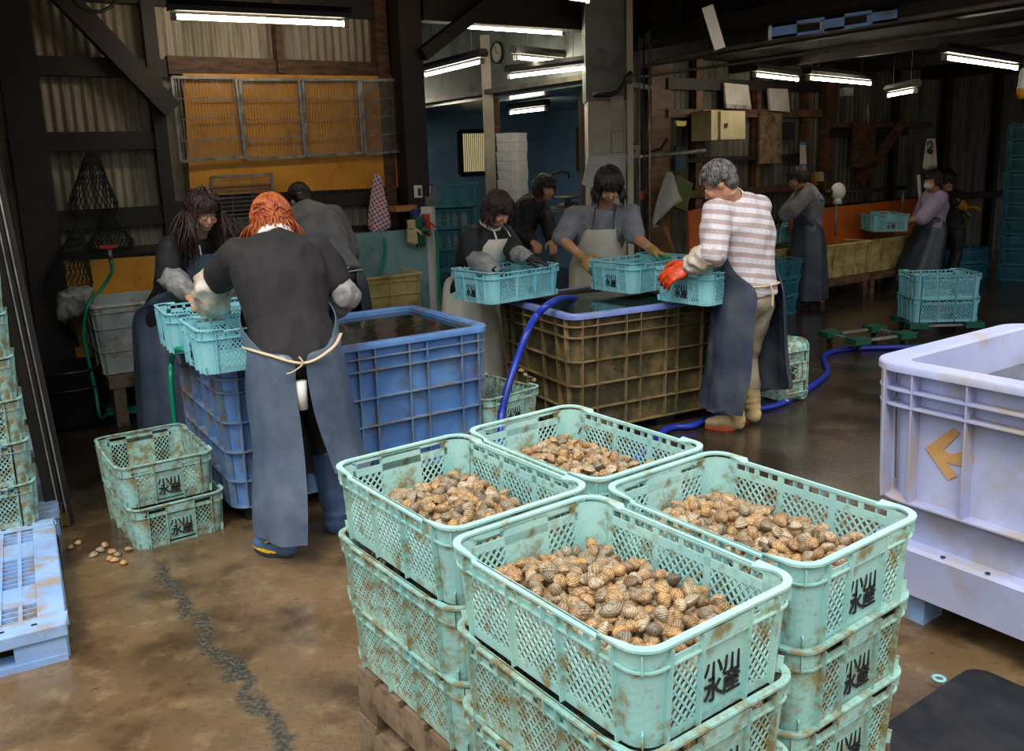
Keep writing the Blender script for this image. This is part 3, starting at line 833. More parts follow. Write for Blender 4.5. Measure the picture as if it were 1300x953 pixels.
# --- left wall: the sliding door seen almost edge on, lit from outside
JB = atz(70, 666, 0); lean = Matrix.Rotation(math.radians(-3.2), 4, B)
def leanT(mb):
    mb.v = [tuple(JB + (lean @ (Vector(v)-JB))) for v in mb.v]; return mb
nL = Vector((-math.cos(TH), -math.sin(TH), 0))
struct('wall_left', leanT(corr(JB+A*-.06, B, 5.2, 0.02, CZ, nL, .09, .008, vert=False)), CORRS, label='corrugated steel sheet of the sliding door')
mb = MB(); c0 = JB
for o_, w_, m_ in ((0, .045, 0), (.035, .02, 0), (.065, .035, 0)):
    mb.bar(c0+A*o_-B*.02, c0+A*o_-B*.02+UP*CZ, w_, .06, up=B, k=m_)
mb.bar(c0+A*.025-B*.055, c0+A*.025-B*.055+UP*CZ, .006, .02, up=B, k=1)
mb.bar(c0+A*.055-B*.055, c0+A*.055-B*.055+UP*CZ, .006, .02, up=B, k=1)
leanT(mb); ti[0] += 1; o = mb.build('trim_%d' % ti[0], [WOODD, GALV]); tag(o, 'edge track of the sliding door', kind='structure')
pl = thing('padlock', 'brass padlock hanging at the foot of the sliding door track', 'padlock', atz(84, 668, 0)+Vector((.0, 0, .002)))
mb = MB(); mb.box((0, 0, .035), (.036, .016, .06)); mb.build('body', BRASS, pl)
mb = MB(); mb.tube([(-.012, 0, .06), (-.012, 0, .10), (-.006, 0, .118), (.006, 0, .118), (.012, 0, .10), (.012, 0, .06)], .0035, 8); mb.build('shackle', STEEL, pl, True)
# --- yellow boards and steel grates on the back wall
def wallpoly(name, pts, m, off_, th=.02, P0=P1, n=N1):
    P = [onp(*p, P0+n*off_, n) for p in pts]; mb = MB(); k = len(P)
    mb.add(P+[q-n*th for q in P], [tuple(range(k)), tuple(range(2*k-1, k-1, -1))]+[(i, (i+1) % k, k+(i+1) % k, k+i) for i in range(k)])
    return mb.build(name, m)
tag(wallpoly('wall_board', [(232, 93), (516, 97), (516, 237), (242, 249)], YEL, .09), 'long yellow board fixed high on the back wall behind the grates', 'board')
tag(wallpoly('wall_board', [(54, 334), (236, 322), (236, 480), (66, 500)], YEL, .09), 'yellow board low on the back wall behind the white basin', 'board')
def grate(pts, label, nv, nh, off_, m=STEEL, group='steel grates on the yellow board'):
    P = [onp(*p, P1+N1*off_, N1) for p in pts]       # tl, tr, br, bl
    c = P[3].lerp(P[2], .5); t = thing('steel_grate', label, 'grate', c, 0, group)
    def rel(q): return q-c
    fr_ = MB()
    for i in range(4): fr_.bar(rel(P[i]), rel(P[(i+1) % 4]), .02, .02, up=N1)
    fr_.build('frame', m, t)
    b_ = MB()
    for i in range(1, nv):
        k = i/nv; b_.bar(rel(P[0].lerp(P[1], k)), rel(P[3].lerp(P[2], k)), .0042, .004, up=A)
    for i in range(1, nh):
        k = i/nh; b_.bar(rel(P[0].lerp(P[3], k))+N1*.006, rel(P[1].lerp(P[2], k))+N1*.006, .006, .006, up=N1)
    b_.build('bars', m, t); return t
grate([(218, 98), (299, 99), (311, 199), (230, 205)], 'steel bar grate, first from the left of four on the yellow board', 20, 4, .14)
grate([(304, 101), (379, 101), (387, 198), (313, 202)], 'steel bar grate, second from the left of four on the yellow board', 20, 4, .13)
grate([(384, 101), (454, 101), (460, 194), (389, 198)], 'steel bar grate, third from the left of four on the yellow board', 20, 4, .13)
grate([(457, 102), (519, 101), (529, 190), (464, 196)], 'fine steel grate, rightmost of four on the yellow board', 30, 4, .13)
grate([(268, 225), (345, 221), (346, 290), (272, 296)], 'coarse wire grate propped behind the curly-haired woman', 3, 13, .16, group='loose wire grate')
# --- ceiling, front edge, beams
roof = [(-3.2, 3.3), (8.2, 6.0), (14, 18), (-1.0, 20), (-8, 10)]
c = MB(); c.add([Vector((x, y, CZ)) for x, y in roof]+[Vector((x, y, CZ+.1)) for x, y in roof], [(0, 1, 2, 3, 4), (9, 8, 7, 6, 5)]+[(i, (i+1) % 5, 5+(i+1) % 5, 5+i) for i in range(5)])
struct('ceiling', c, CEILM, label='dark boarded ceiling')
mb = MB(); mb.bar(Vector((-3.6, 3.42, 3.4)), Vector((9.5, 6.5, 3.4)), .12, 1.2, up=UP); struct('wall_front', mb, WOODD)
for t_, z in ((3.1, 3.0), (5.0, 3.0)):
    pass
loft = [(1.36, 8.45), (3.6, 4.95), (9.2, 6.6), (12.5, 17.5), (9, 15.0), (1.36, 9.9)]
mb = MB(); k = len(loft); mb.add([Vector((x, y, 2.68)) for x, y in loft]+[Vector((x, y, 2.78)) for x, y in loft], [tuple(range(k-1, -1, -1)), tuple(range(k, 2*k))]+[(i, (i+1) % k, k+(i+1) % k, k+i) for i in range(k)])
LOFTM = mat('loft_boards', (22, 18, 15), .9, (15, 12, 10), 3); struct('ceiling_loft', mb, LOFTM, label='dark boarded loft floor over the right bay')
s_ = Vector((1.45, 9.2, 2.60)); mb = MB(); mb.bar(s_+B*.6, s_-B*5.2, .12, .15, up=UP); trim(mb, WOODD)
for k_ in (1.6, 3.4, 5.4):
    s_ = Vector((1.6, 9.3, 2.61))+A*k_; mb = MB(); mb.bar(s_+B*1.0, s_-B*4.0, .10, .13, up=UP); trim(mb, WOODD)
# beams running back (B direction) over the right bay, and pipes along them
def line_z(p, q, Y, m, w, h, name=None):
    P = at(*p, Y); Q = atz(q[0], q[1], P.z); mb = MB(); mb.bar(P, Q, w, h, up=UP); trim(mb, m); return P, Q
p0 = at(800, 78, 9.0); 
pg = 'conduit pipes under the beams'
def pipe(pts, r, m, label, group=None, name='conduit_pipe', cat='pipe'):
    mb = MB(); mb.tube(pts, r, 8); o = mb.build(name, m, None, True); put_origin(o, pts[0]); return tag(o, label, cat, group)
s_ = Vector((1.25, 9.0, 2.50)); pipe([s_-UP*.15-A*.05, s_, s_-B*1.0+UP*.03, s_-B*4.4+UP*.04], .020, PVC, 'upper grey conduit running under the dark roof beam towards the upper right', pg)
s_ = Vector((1.35, 8.9, 2.40)); pipe([s_, s_-B*1.0-UP*.0, s_-B*4.6+UP*.0], .014, PVC, 'lower grey conduit running under the dark roof beam', pg)
pipe([onp(x, y, P1+N1*.2, N1) for x, y in ((88, -6), (98, 6), (112, 14), (128, 15), (142, 8), (150, -6))], .012, DARKM, 'black cable looping at the top of the left bay', 'cables', 'hanging_cable', 'cable')
# rafters across the left bay
for k_ in (1.2, 2.8, 4.4):
    s_ = s0 + A*k_; mb = MB(); mb.bar(s_+UP*(CZ-.12)-N1*.0, s_+N1*3.4+UP*(CZ-.12), .08, .18, up=UP); trim(mb, WOODD)
# --- clock wall over the opening of the blue room, white column
CP = Vector((1.06, 8.3, 0)); N2 = -A          # plane through the column, running back along B
cz0 = onp(640, 114, CP, N2).z
far2 = onp(536, 110, CP, N2); L2 = (Vector((far2.x, far2.y, 0))-CP).length
mb = MB(); mb.bar(CP-B*.0+UP*((cz0+CZ)/2)+A*.05, CP+B*(L2+1)+UP*((cz0+CZ)/2)+A*.05, .1, CZ-cz0, up=UP); struct('wall_inner', mb, GREYW, label='grey painted wall above the opening of the blue room')
mb = MB(); mb.bar(CP+UP*cz0, CP+B*(L2+1)+UP*cz0, .14, .05, up=UP); trim(mb, PVC)
def face_box(px0, px1, Y, z0, z1, dep, m, yaw_dir=None):
    l = at(px0, 250, Y); r = at(px1, 250, Y); mb = MB(); w_ = r.x-l.x
    mb.box(((l.x+r.x)/2, Y+dep/2, (z0+z1)/2), (w_, dep, z1-z0)); return mb
zc = at(770, 128, 8.1).z
struct('wall_pier_top', face_box(746, 794, 8.1, zc, CZ, .35, GREYW), GREYW, label='grey painted top of the pier')
struct('wall_pier', face_box(748, 795, 8.1, 0, zc, .35, CREAM), CREAM, label='cream painted pier')
mb = MB(); q = at(800, 250, 8.0); mb.box((q.x+.01, 8.05, 1.6), (.05, .05, 3.2)); trim(mb, CREAM)
q = at(533, 27, 7.6); mb = MB(); mb.bar(Vector((q.x, q.y, (q.z+CZ)/2)), Vector((q.x, q.y, (q.z+CZ)/2))+A*1.9, .14, CZ-q.z, up=UP); trim(mb, WOODD)
# papers on the pier
def sheet(px, Y, pts, label, m=PAPER, th=.004, name='notice_sheet', group='notices on the pier', cat='notice'):
    mb = MB(); P = [at(x, y, Y) for x, y in pts]; k = len(P); n = Vector((0, 1, 0))
    mb.add(P+[q+n*th for q in P], [tuple(range(k)), tuple(range(2*k-1, k-1, -1))]+[(i, (i+1) % k, k+(i+1) % k, k+i) for i in range(k)])
    o = mb.build(name, m); put_origin(o, P[-1]); return tag(o, label, cat, group)
sheet(0, 8.085, [(749, 143), (792, 138), (792, 165), (749, 168)], 'blank white sheet at the top of the notices on the pier')
sheet(0, 8.08, [(748, 168), (776, 166), (776, 194), (748, 196)], 'grey printed sheet on the left half of the pier')
sheet(0, 8.075, [(775, 122), (792, 121), (792, 139), (775, 140)], 'small white sheet above the other notices on the pier')
sheet(0, 8.07, [(747, 198), (796, 197), (792, 236), (758, 240), (739, 234)], 'white feed sack hanging on the pier behind the middle man', FOAM, .03, 'hanging_sack', 'sack on the pier', 'sack')
sheet(0, 8.068, [(777, 168), (791, 167), (791, 192), (777, 193)], 'pale form sheet on the right half of the pier')
# cable and junction box beside the pier
pipe([at(*p, 7.95) for p in ((753, 121), (775, 120), (785, 116), (792, 106), (795, 98), (802, 92))], .022, DARKM, 'thick black cable bending across the pier to a grey junction', 'cables', 'hanging_cable', 'cable')
mb = MB(); q = at(799, 100, 7.95); mb.ell(q, (.045, .03, .045)); o = mb.build('junction_box', PVC, None, True); put_origin(o, q); tag(o, 'round grey junction box where the cable meets the pipe', 'junction box')
for i, (x, r_, m_, l_) in enumerate(((800.5, .014, PVC, 'beige'), (812, .008, GALV, 'thin bright'), (818, .008, DARKM, 'thin dark'), (825, .010, GALV, 'thicker bright'))):
    q = at(x, 250, 8.3+.05*i); pipe([(q.x, q.y, 0.02), (q.x, q.y, 2.72)], r_, m_, l_+' upright pipe to the right of the pier', 'upright pipes by the pier')
def boxy(name, px0, py0, px1, py1, Y, dep, m, label, cat, group=None, parts=None):
    """upright box whose front face covers the pixel rectangle at depth Y"""
    l = at(px0, py1, Y); r = at(px1, py0, Y); c = Vector(((l.x+r.x)/2, Y+dep/2, min(l.z, r.z)))
    hgt = abs(r.z-l.z); t = thing(name, label, cat, c, 0, group)
    mb = MB(); mb.box((0, 0, hgt/2), (abs(r.x-l.x), dep, hgt)); mb.build('case', m, t)
    return t, abs(r.x-l.x), hgt
t, w_, h_ = boxy('switch_box', 799, 184, 811, 200, 8.2, .07, BOXC, 'small beige switch box at the foot of the upright pipe', 'switch box')
mb = MB(); mb.box((0, -.04, h_*.5), (w_*.35, .012, h_*.3)); mb.build('cover_plate', PVC, t)
# clock
q = onp(632.5, 67, CP+N2*.02, N2); t = thing('wall_clock', 'round white clock with a dark rim on the grey wall', 'clock', q)
Rc = Matrix((B, UP, N2)).transposed()
mb = MB(); mb.lathe([(.0, .018), (.10, .018)], n=32, R=Rc); mb.build('dial', CLOCKF, t)
mb = MB(); mb.lathe([(.10, 0), (.115, 0), (.118, .02), (.112, .032), (.10, .026), (.10, .0)], n=32, R=Rc); mb.build('rim', DARKM, t, True)
mb = MB(); mb.bar(Rc @ Vector((0, 0, .024)), Rc @ Vector((-.055, -.01, .024)), .007, .003, up=N2); mb.build('hour_hand', INK, t)
mb = MB(); mb.bar(Rc @ Vector((0, 0, .026)), Rc @ Vector((.03, .075, .026)), .005, .003, up=N2); mb.build('minute_hand', INK, t)
mb = MB()
for i in range(12):
    a_ = 2*PI*i/12; d_ = Vector((math.cos(a_), math.sin(a_), 0)); mb.bar(Rc @ (d_*.08+Vector((0, 0, .0195))), Rc @ (d_*.092+Vector((0, 0, .0195))), .005, .002, up=N2)
mb.build('hour_marks', INK, t)
# --- blue room
BR0 = Vector((-2.2, 12.0, 0))
PB = BR0; NB = -B
qc = onp(693, 200, PB, NB); corner = Vector((qc.x, qc.y, 0))
mb = MB(); mb.bar(corner-A*5+UP*(CZ/2)+B*.05, corner+UP*(CZ/2)+B*.05, .1, CZ, up=UP); struct('wall_blue_back', mb, BLUEW, label='blue painted back wall')
mb = MB(); mb.bar(corner+UP*(CZ/2)+A*.05, corner-B*3.2+UP*(CZ/2)+A*.05, .1, CZ, up=UP); struct('wall_blue_side', mb, BLUEW, label='blue painted side wall')
zcb = onp(600, 143, PB, NB).z
mb = MB(); cc = [CP+B*.3+A*.06, CP+B*9+A*.06, corner+B*1+A*.1, corner-B*3.1+A*.1]
mb.add([p+UP*zcb for p in cc]+[p+UP*(zcb+.05) for p in cc], [(3, 2, 1, 0), (4, 5, 6, 7)]+[(i, (i+1) % 4, 4+(i+1) % 4, 4+i) for i in range(4)])
struct('ceiling_inner', mb, mat('ceiling_gloss_blue', (110, 130, 136), .25, (80, 100, 110), 2), label='glossy blue-grey ceiling of the inner room')
def wpane(num, pts, P0, n, mpane, mframe, th=.05, corrback=True):
    P = [onp(*p, P0+n*.02, n) for p in pts]; t_ = MB()
    for i in range(4): t_.bar(P[i], P[(i+1) % 4], .06, .06, up=n)
    o = t_.build('window_%d' % num, mframe); o['kind'] = 'structure'
    g = MB(); g.add([p-n*.0 for p in P]+[p-n*.006 for p in P], [(0, 1, 2, 3), (7, 6, 5, 4)]); g.build('pane', mpane, o)
    return P
WP = emis('window_sheet_daylit', (214, 200, 150), .38)
P_ = wpane(1, [(583, 167), (628, 166), (628, 219), (585, 221)], PB, NB, WP, DARKM)
mb = MB(); P0_ = P_[3]
for i in range(18):
    k_ = (i+.5)/18; mb.bar(P_[0].lerp(P_[1], k_)+NB*.004, P_[3].lerp(P_[2], k_)+NB*.004, .012, .004, up=NB)
mb.build('corrugation', BOXC, bpy.data.objects['window_1'])
wpane(2, [(735, 162), (760, 162), (760, 216), (735, 216)], corner, -A, BLKP, STUD)
# post inside the opening
q = at(624, 250, 10.2); mb = MB(); mb.box((q.x, q.y, 1.5), (.12, .12, 3.0)); struct('trim_post', mb, CREAM, label='pale post in the opening of the blue room')
q = at(634, 250, 10.3); mb = MB(); mb.box((q.x, q.y, 1.5), (.07, .1, 3.0)); struct('trim_post_dark', mb, STUD)
# styrofoam boxes
def foam(px, py0, py1, Y, n_, group):
    b0_ = at(px, py1, Y); t0_ = at(px, py0, Y); h = (t0_.z-b0_.z)/n_; s_ = .235
    for i in range(n_):
        t = thing('foam_box', 'white styrofoam box, %s from the bottom of the tall stack in the blue room' % ['first', 'second', 'third', 'fourth', 'fifth', 'sixth', 'seventh', 'eighth', 'ninth', 'tenth', 'eleventh', 'twelfth'][i], 'box', (b0_.x+.012+.004*((i*5) % 3), Y+s_*.72, b0_.z+h*i), math.radians(42+((i*7) % 3-1)*1.5), group)
        mb = MB(); mb.box((0, 0, h*.38), (s_*.97, s_*.97, h*.74), taper=.985); mb.build('tub', FOAM, t)
        mb = MB(); mb.box((0, 0, h*.86), (s_, s_, h*.22)); mb.build('lid', FOAM, t)
foam(652, 168, 310, 9.4, 12, 'styrofoam boxes stacked in the blue room')
# stand for the foam boxes
q = at(651, 310, 9.4); t = thing('steel_stand', 'low steel stand under the tall stack of styrofoam boxes', 'stand', (q.x, 9.6, 0))
mb = MB(); mb.box((0, 0, q.z-.015), (.5, .44, .03)); mb.build('shelf', STEEL, t)
for sx in (-.2, .2):
    for sy in (-.18, .18):
        mb = MB(); mb.box((sx, sy, (q.z-.03)/2), (.03, .03, q.z-.03)); mb.build('leg', STEEL, t)
# --- right bay: studs and sheets
P3 = Vector((2.9, 10.75, 0)); N3 = -B
r0 = onp(796, 300, P3, N3); R0 = Vector((r0.x, r0.y, 0))-A*.6
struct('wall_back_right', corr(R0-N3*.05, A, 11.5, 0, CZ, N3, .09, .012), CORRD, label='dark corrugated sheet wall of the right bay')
mb = MB(); e_ = R0+A*11.4; mb.bar(e_+UP*CZ/2, e_-B*9+UP*CZ/2, .1, CZ, up=UP); struct('wall_right', mb, WOODD)
def p3post(px, w_, m_=STUD, z0=0, z1=CZ, off_=.03): post(px, 200, w_, m_, off_, z0, z1, P3, N3, .09)
for px, w_ in ((836, .28), (884, .10), (959, .06), (1022, .07), (1049, .18), (1134, .08), (1198, .14), (1262, .12)): p3post(px, w_, STUD if px < 1100 else WOODD)
hb = lambda pa, pb, h_, m_=STUD, off_=.06: hbeam(pa, pb, h_, m_, off_, P3, N3)
hb((845, 145), (1040, 143), .09); hb((1052, 156), (1180, 162), .08); hb((1052, 166), (1150, 168), .12, WOODD)
hb((845, 110), (1040, 108), .12, WOODD); hb((860, 242), (1030, 241), .08); hb((1030, 258), (1290, 250), .09, WOODD); hb((860, 200), (1020, 201), .05, WOODD)
mb = MB(); seg(mb, (1090, 232), (1148, 150), .16, .06, .12, P3, N3); trim(mb, STUD)
mb = MB(); seg(mb, (1102, 258), (1106, 225), .08, .05, .12, P3, N3); trim(mb, WOODH)
mb = MB(); seg(mb, (1034, 235), (1034, 220), .07, .05, .12, P3, N3); trim(mb, WOODL)
def w3(name, pts, m, off_, label, cat, group=None, th=.02):
    o = wallpoly(name, pts, m, off_, th, P3, N3); v = onp(*pts[-1], P3+N3*off_, N3); put_origin(o, v); return tag(o, label, cat, group)
w3('framed_notice', [(920, 105), (950, 108), (954, 138), (922, 136)], PAPER, .16, 'large pale framed notice tilted above the cream box', 'notice', 'framed notices', .03)
w3('framed_notice', [(976, 112), (1000, 113), (1003, 142), (978, 140)], PAPER, .16, 'smaller pale framed notice to the right of the large one', 'notice', 'framed notices', .03)
w3('frame_ledge', [(922, 132), (953, 134), (954, 139), (922, 137)], GALV, .18, 'bright lower edge rail of the large tilted notice', 'rail', None, .03)
w3('shutter_panel', [(965, 143), (993, 144), (992, 207), (964, 208)], WOODP, .14, 'weathered louvred shutter hanging on the studs', 'shutter', None, .03)
w3('screen_panel', [(1084, 156), (1112, 157), (1110, 213), (1082, 212)], STUD, .15, 'brown mesh screen hung between the studs', 'screen', None, .02)
w3('dark_opening', [(993, 155), (1008, 155), (1008, 178), (993, 178)], BLKP, .09, 'small dark opening in the stud wall beside the shutter', 'opening')
c_ = w3('calendar', [(1016, 181), (1023, 181), (1024, 211), (1016, 211)], PAPER, .2, 'narrow white calendar with blue ends on the stud', 'calendar', None, .01)
for pts in ([(1015.5, 180), (1023.5, 180), (1023.5, 184), (1015.5, 184)], [(1015.8, 208), (1024, 208), (1024, 212), (1015.8, 212)]):
    o = wallpoly('blue_band', pts, BLUE, .205, .004, P3, N3); 
    o.parent = c_; o.matrix_parent_inverse = c_.matrix_world.inverted() if False else Matrix.Translation(-c_.location)
# cream distribution box with an open wooden back
P_ = [onp(*p, P3+N3*.45, N3) for p in ((903, 140), (946, 141), (946, 177), (903, 178))]
t = thing('distribution_box', 'cream steel distribution box mounted on the studs', 'electrical box', P_[3])
def bx4(name, P_, dep, m, t_, org):
    mb = MB(); n = N3; k = 4
    mb.add([p-org for p in P_]+[p-org-n*dep for p in P_], [(0, 1, 2, 3), (7, 6, 5, 4)]+[(i, (i+1) % k, k+(i+1) % k, k+i) for i in range(k)]); return mb.build(name, m, t_)
bx4('case', P_, .30, BOXC, t, P_[3])
Pd = [onp(*p, P3+N3*.48, N3) for p in ((915, 141), (945, 142), (945, 176), (915, 177))]; bx4('door', Pd, .025, BOXC, t, P_[3])
Pd = [onp(*p, P3+N3*.49, N3) for p in ((920, 157), (924, 156), (924, 162), (920, 163))]; bx4('latch', Pd, .01, DARKM, t, P_[3])
Pd = [onp(*p, P3+N3*.14, N3) for p in ((893, 139), (912, 139), (912, 178), (893, 178))]; bx4('wooden_backboard', Pd, .03, WOODL, t, P_[3])
# ------------------------------------------------------------------ lamps
def lamp(p, q, Y, label, refl=True, s=1, lo=TUBE):
    P = at(*p, Y); Q = atz(q[0], q[1], P.z) if abs(P.z-CAMH) > .2 else at(*q, Y); d = (Q-P).normalized(); c = (P+Q)/2; L_ = (Q-P).length
    t = thing('fluorescent_lamp', label, 'lamp', c, 0, 'fluorescent tube lamps')
    mb = MB(); mb.tube([d*(-L_/2), d*(L_/2)], .016*s, 12); mb.build('tube', lo, t, True)
    for e in (-1, 1):
        mb = MB(); mb.bar(d*(e*L_/2), d*(e*(L_/2+.035)), .034*s, .045*s, up=UP); mb.build('lamp_holder', GALV, t)
    mb = MB(); n = d.cross(UP).normalized()
    zt = .035*s
    prof = [(-.035, 0), (-.05, .03), (-.03, .07), (.03, .07), (.05, .03), (.035, 0)]
    mb.loft([[d*(e*(L_/2+.05)) + n*(x*s) + UP*(zt+y*s) for x, y in prof] for e in (-1, 1)]); mb.build('housing', DARKM, t)
    for e in (-.35, .35):
        mb = MB(); mb.tube([d*(e*L_)+UP*(zt+.07*s), d*(e*L_)+UP*(CZ-c.z-.0 if CZ-c.z < 2 else 1)], .003, 5); mb.build('hanging_wire', DARKM, t)
lamp((224, 21), (436, 30), 5.85, 'long bright tube lamp above the four steel grates', lo=TUBE2)
lamp((579, 33), (712, 42), 7.9, 'bright tube lamp above the wall clock')
lamp((541, 95), (611, 78), 9.2, 'slanting tube lamp to the left below the wall clock')
lamp((656, 73), (742, 81), 8.5, 'upper tube lamp of the pair meeting at the pier')
lamp((649, 97), (743, 86), 8.9, 'lower tube lamp of the pair meeting at the pier')
lamp((649, 143), (692, 138), 10.9, 'faint tube lamp hanging inside the blue room', lo=TUBE2)
lamp((470, 128), (512, 132), 11.2, 'unseen tube lamp added behind the left bay wall to brighten the blue room', lo=TUBE2)  # added out of view as fill light for the blue room
lamp((655, -14), (746, 0), 6.0, 'tube lamp cut by the top edge of the picture')
lamp((959, 95), (1012, 101), 9.2, 'tube lamp over the framed notices, left of the two in line')
lamp((1027, 99), (1104, 106), 8.8, 'tube lamp over the far man, right of the two in line')
lamp((1129, 121), (1161, 115), 9.6, 'short tube lamp deep in the right bay')
lamp((1200, 73), (1290, 86), 6.8, 'tube lamp nearest the right edge of the picture')
t = thing('work_lamp', 'yellow ended lamp hanging at the right edge of the picture', 'lamp', at(1297, 122, 6.0))
mb = MB(); mb.lathe([(0, -.02), (.02, -.015), (.032, .02), (.03, .05)], n=14); mb.build('guard', YEL, t, True)
mb = MB(); mb.lathe([(.03, .05), (.022, .16), (.012, .18), (0, .18)], n=14); mb.build('bulb_cover', WHITEP, t, True)
mb = MB(); mb.tube([(0, 0, .18), (0, 0, 1.2)], .006, 6); mb.build('flex', DARKM, t)
# ------------------------------------------------------------------ things in the left bay
def leg4(t, xs, ys, z1, m, w=.05):
    for x in xs:
        for y in ys: mb = MB(); mb.box((x, y, z1/2), (w, w, z1)); mb.build('leg', m, t)
def basin(org, rz, L, W, z0, z1, m, label, group=None, wat=WAT_T):
    return tank('wash_basin', label, org, rz, L, W, z0, z1, [z0+.01, z0+(z1-z0)*.33, z0+(z1-z0)*.66, z1-.055], [.06, .3, .5, .7, .94], [.1, .5, .9], m, m, wat, z1-.07, thick=.02, rimw=.03, rib=.014, taper=.035, cr=.03, cat='basin', skid=False, rimh=.018, group=group)
def stand(org, rz, L, W, z1, m, label):
    R_ = Matrix.Rotation(rz, 3, 'Z'); c = Vector((*org, 0))+R_ @ Vector((L/2, W/2, 0)); t = thing('basin_stand', label, 'stand', c, rz)
    mb = MB()
    for y in (-W/2+.04, W/2-.04): mb.box((0, y, z1-.04), (L, .08, .08))
    for x in (-L/2+.04, L/2-.04): mb.box((x, 0, z1-.04), (.08, W-.16, .08))
    mb.build('top_frame', m, t); leg4(t, (-L/2+.06, L/2-.06), (-W/2+.05, W/2-.05), z1-.08, m, .075); return t
o1 = atz(116, 389, .82); stand((o1.x+.05, o1.y-.0), TH, 1.0, .55, .345, WOODP, 'grey wooden stand under the white basin')
basin((o1.x, o1.y-.02), TH, 1.05, .58, .347, .82, BASW, 'dirty white ribbed basin on a wooden stand behind the curly-haired woman')
o2 = atz(454, 352, .80); stand((o2.x-.3, o2.y-.15), TH, .95, .5, .33, WOODP, 'wooden stand under the beige basin')
basin((o2.x-.40+.06, o2.y-.24-.10), TH, 1.0, .55, .332, .80, BASY, 'stained beige ribbed basin with a green hose running in')
# pale board behind the beige basin
P_ = [onp(*p, P1+N1*.30, N1) for p in ((436, 298), (545, 289), (560, 402), (440, 420))]
mb = MB(); k = 4; org = P_[3].copy(); mb.add([p-org for p in P_]+[p-org-N1*.03 for p in P_], [(0, 1, 2, 3), (7, 6, 5, 4)]+[(i, (i+1) % k, k+(i+1) % k, k+i) for i in range(k)])
o = mb.build('splash_board', TEALB); o.location = org; tag(o, 'pale teal splash board standing behind the beige basin', 'board')
# towels
def cloth(name, label, cat, m, Y, cx, top, bot, w0, w1, fold=4, group=None, seed=0, P0=None, n=None, slant=0):
    """hanging cloth gathered at the top: closed fluted tube"""
    rings = []; N_ = 28; R_ = random.Random(seed); ph = [R_.uniform(0, 6) for _ in range(4)]
    pt = (lambda x, y: at(x, y, Y)) if P0 is None else (lambda x, y: onp(x, y, P0, n))
    for i in range(11):
        k = i/10; c = pt(cx[0]+(cx[1]-cx[0])*k, top+(bot-top)*k); w_ = w0+(w1-w0)*min(1, k*1.15)**.8; r = []
        for j in range(N_):
            a_ = 2*PI*j/N_; f_ = 1+.22*math.sin(fold*a_+ph[0]+2*k)*k+.1*math.sin(7*a_+ph[1])*k
            zz = .03*math.sin(2*a_+ph[2])*k+slant*math.cos(a_)*k*k
            r.append(c+Vector((math.cos(a_)*w_*f_, math.sin(a_)*w_*.28*f_, zz)))
        rings.append(r)
    mb = MB(); mb.loft(rings); o = mb.build(name, m, None, True); put_origin(o, rings[0][0]); return tag(o, label, cat, group)
def checked():
    m = bpy.data.materials.new('towel_check'); m.use_nodes = True; nt = m.node_tree; N = nt.nodes; L = nt.links; b = N['Principled BSDF']; b.inputs['Roughness'].default_value = .9
    tc = N.new('ShaderNodeTexCoord'); mp = N.new('ShaderNodeMapping'); mp.inputs['Rotation'].default_value = (0, .5, .2); L.new(tc.outputs['Object'], mp.inputs[0])
    cur = None
    for dr, sc, c in (('X', 5, (70, 84, 150)), ('Z', 4.6, (70, 84, 150)), ('X', 11, (214, 200, 196)), ('Z', 10, (214, 200, 196))):
        w = N.new('ShaderNodeTexWave'); w.bands_direction = dr; w.inputs['Scale'].default_value = sc; w.inputs['Distortion'].default_value = 1.5; L.new(mp.outputs[0], w.inputs[0])
        r = N.new('ShaderNodeMapRange'); r.inputs[1].default_value = .6; r.inputs[2].default_value = .7; r.inputs[4].default_value = .75; L.new(w.outputs[1], r.inputs[0])
        x = N.new('ShaderNodeMix'); x.data_type = 'RGBA'; L.new(r.outputs[0], x.inputs[0])
        if cur is None: x.inputs[6].default_value = lin((196, 64, 60))
        else: L.new(cur, x.inputs[6])
        x.inputs[7].default_value = lin(c); cur = x.outputs[2]
    L.new(cur, b.inputs['Base Color']); return m
cloth('towel', 'red and blue checked towel hanging in front of the yellow board', 'towel', checked(), 0, (479, 481), 221, 294, .022, .085, P0=P1+N1*.22, n=N1, seed=3)
cloth('towel', 'white towel with dark stripes hanging on the dark wall behind the middle man', 'towel', PAPER, 8.2, (850, 848), 218, 268, .025, .12, 3, seed=5, slant=.12)
cloth('printed_towel', 'long white towel with black brush characters hanging at the far right', 'towel', PAPER, 10.6, (1182, 1181), 176, 213, .05, .075, seed=7)
tw = [o for o in bpy.data.objects if o.name == 'printed_towel'][0]
mb = MB()
for pa, pb, w_ in (((1178.5, 179), (1177.5, 185), .014), ((1181, 178), (1184, 185), .014), ((1184, 186), (1180, 188), .02), ((1177, 191), (1184, 192), .05), ((1179, 194), (1183, 195), .02)):
    p_ = at(*pa, 10.565)-tw.location; q_ = at(*pb, 10.565)-tw.location; mb.bar(p_, q_, w_, .012, up=Vector((0, 1, 0)))
tag(mb.build('brush_marks', INK, tw), 'black brush-painted marks')
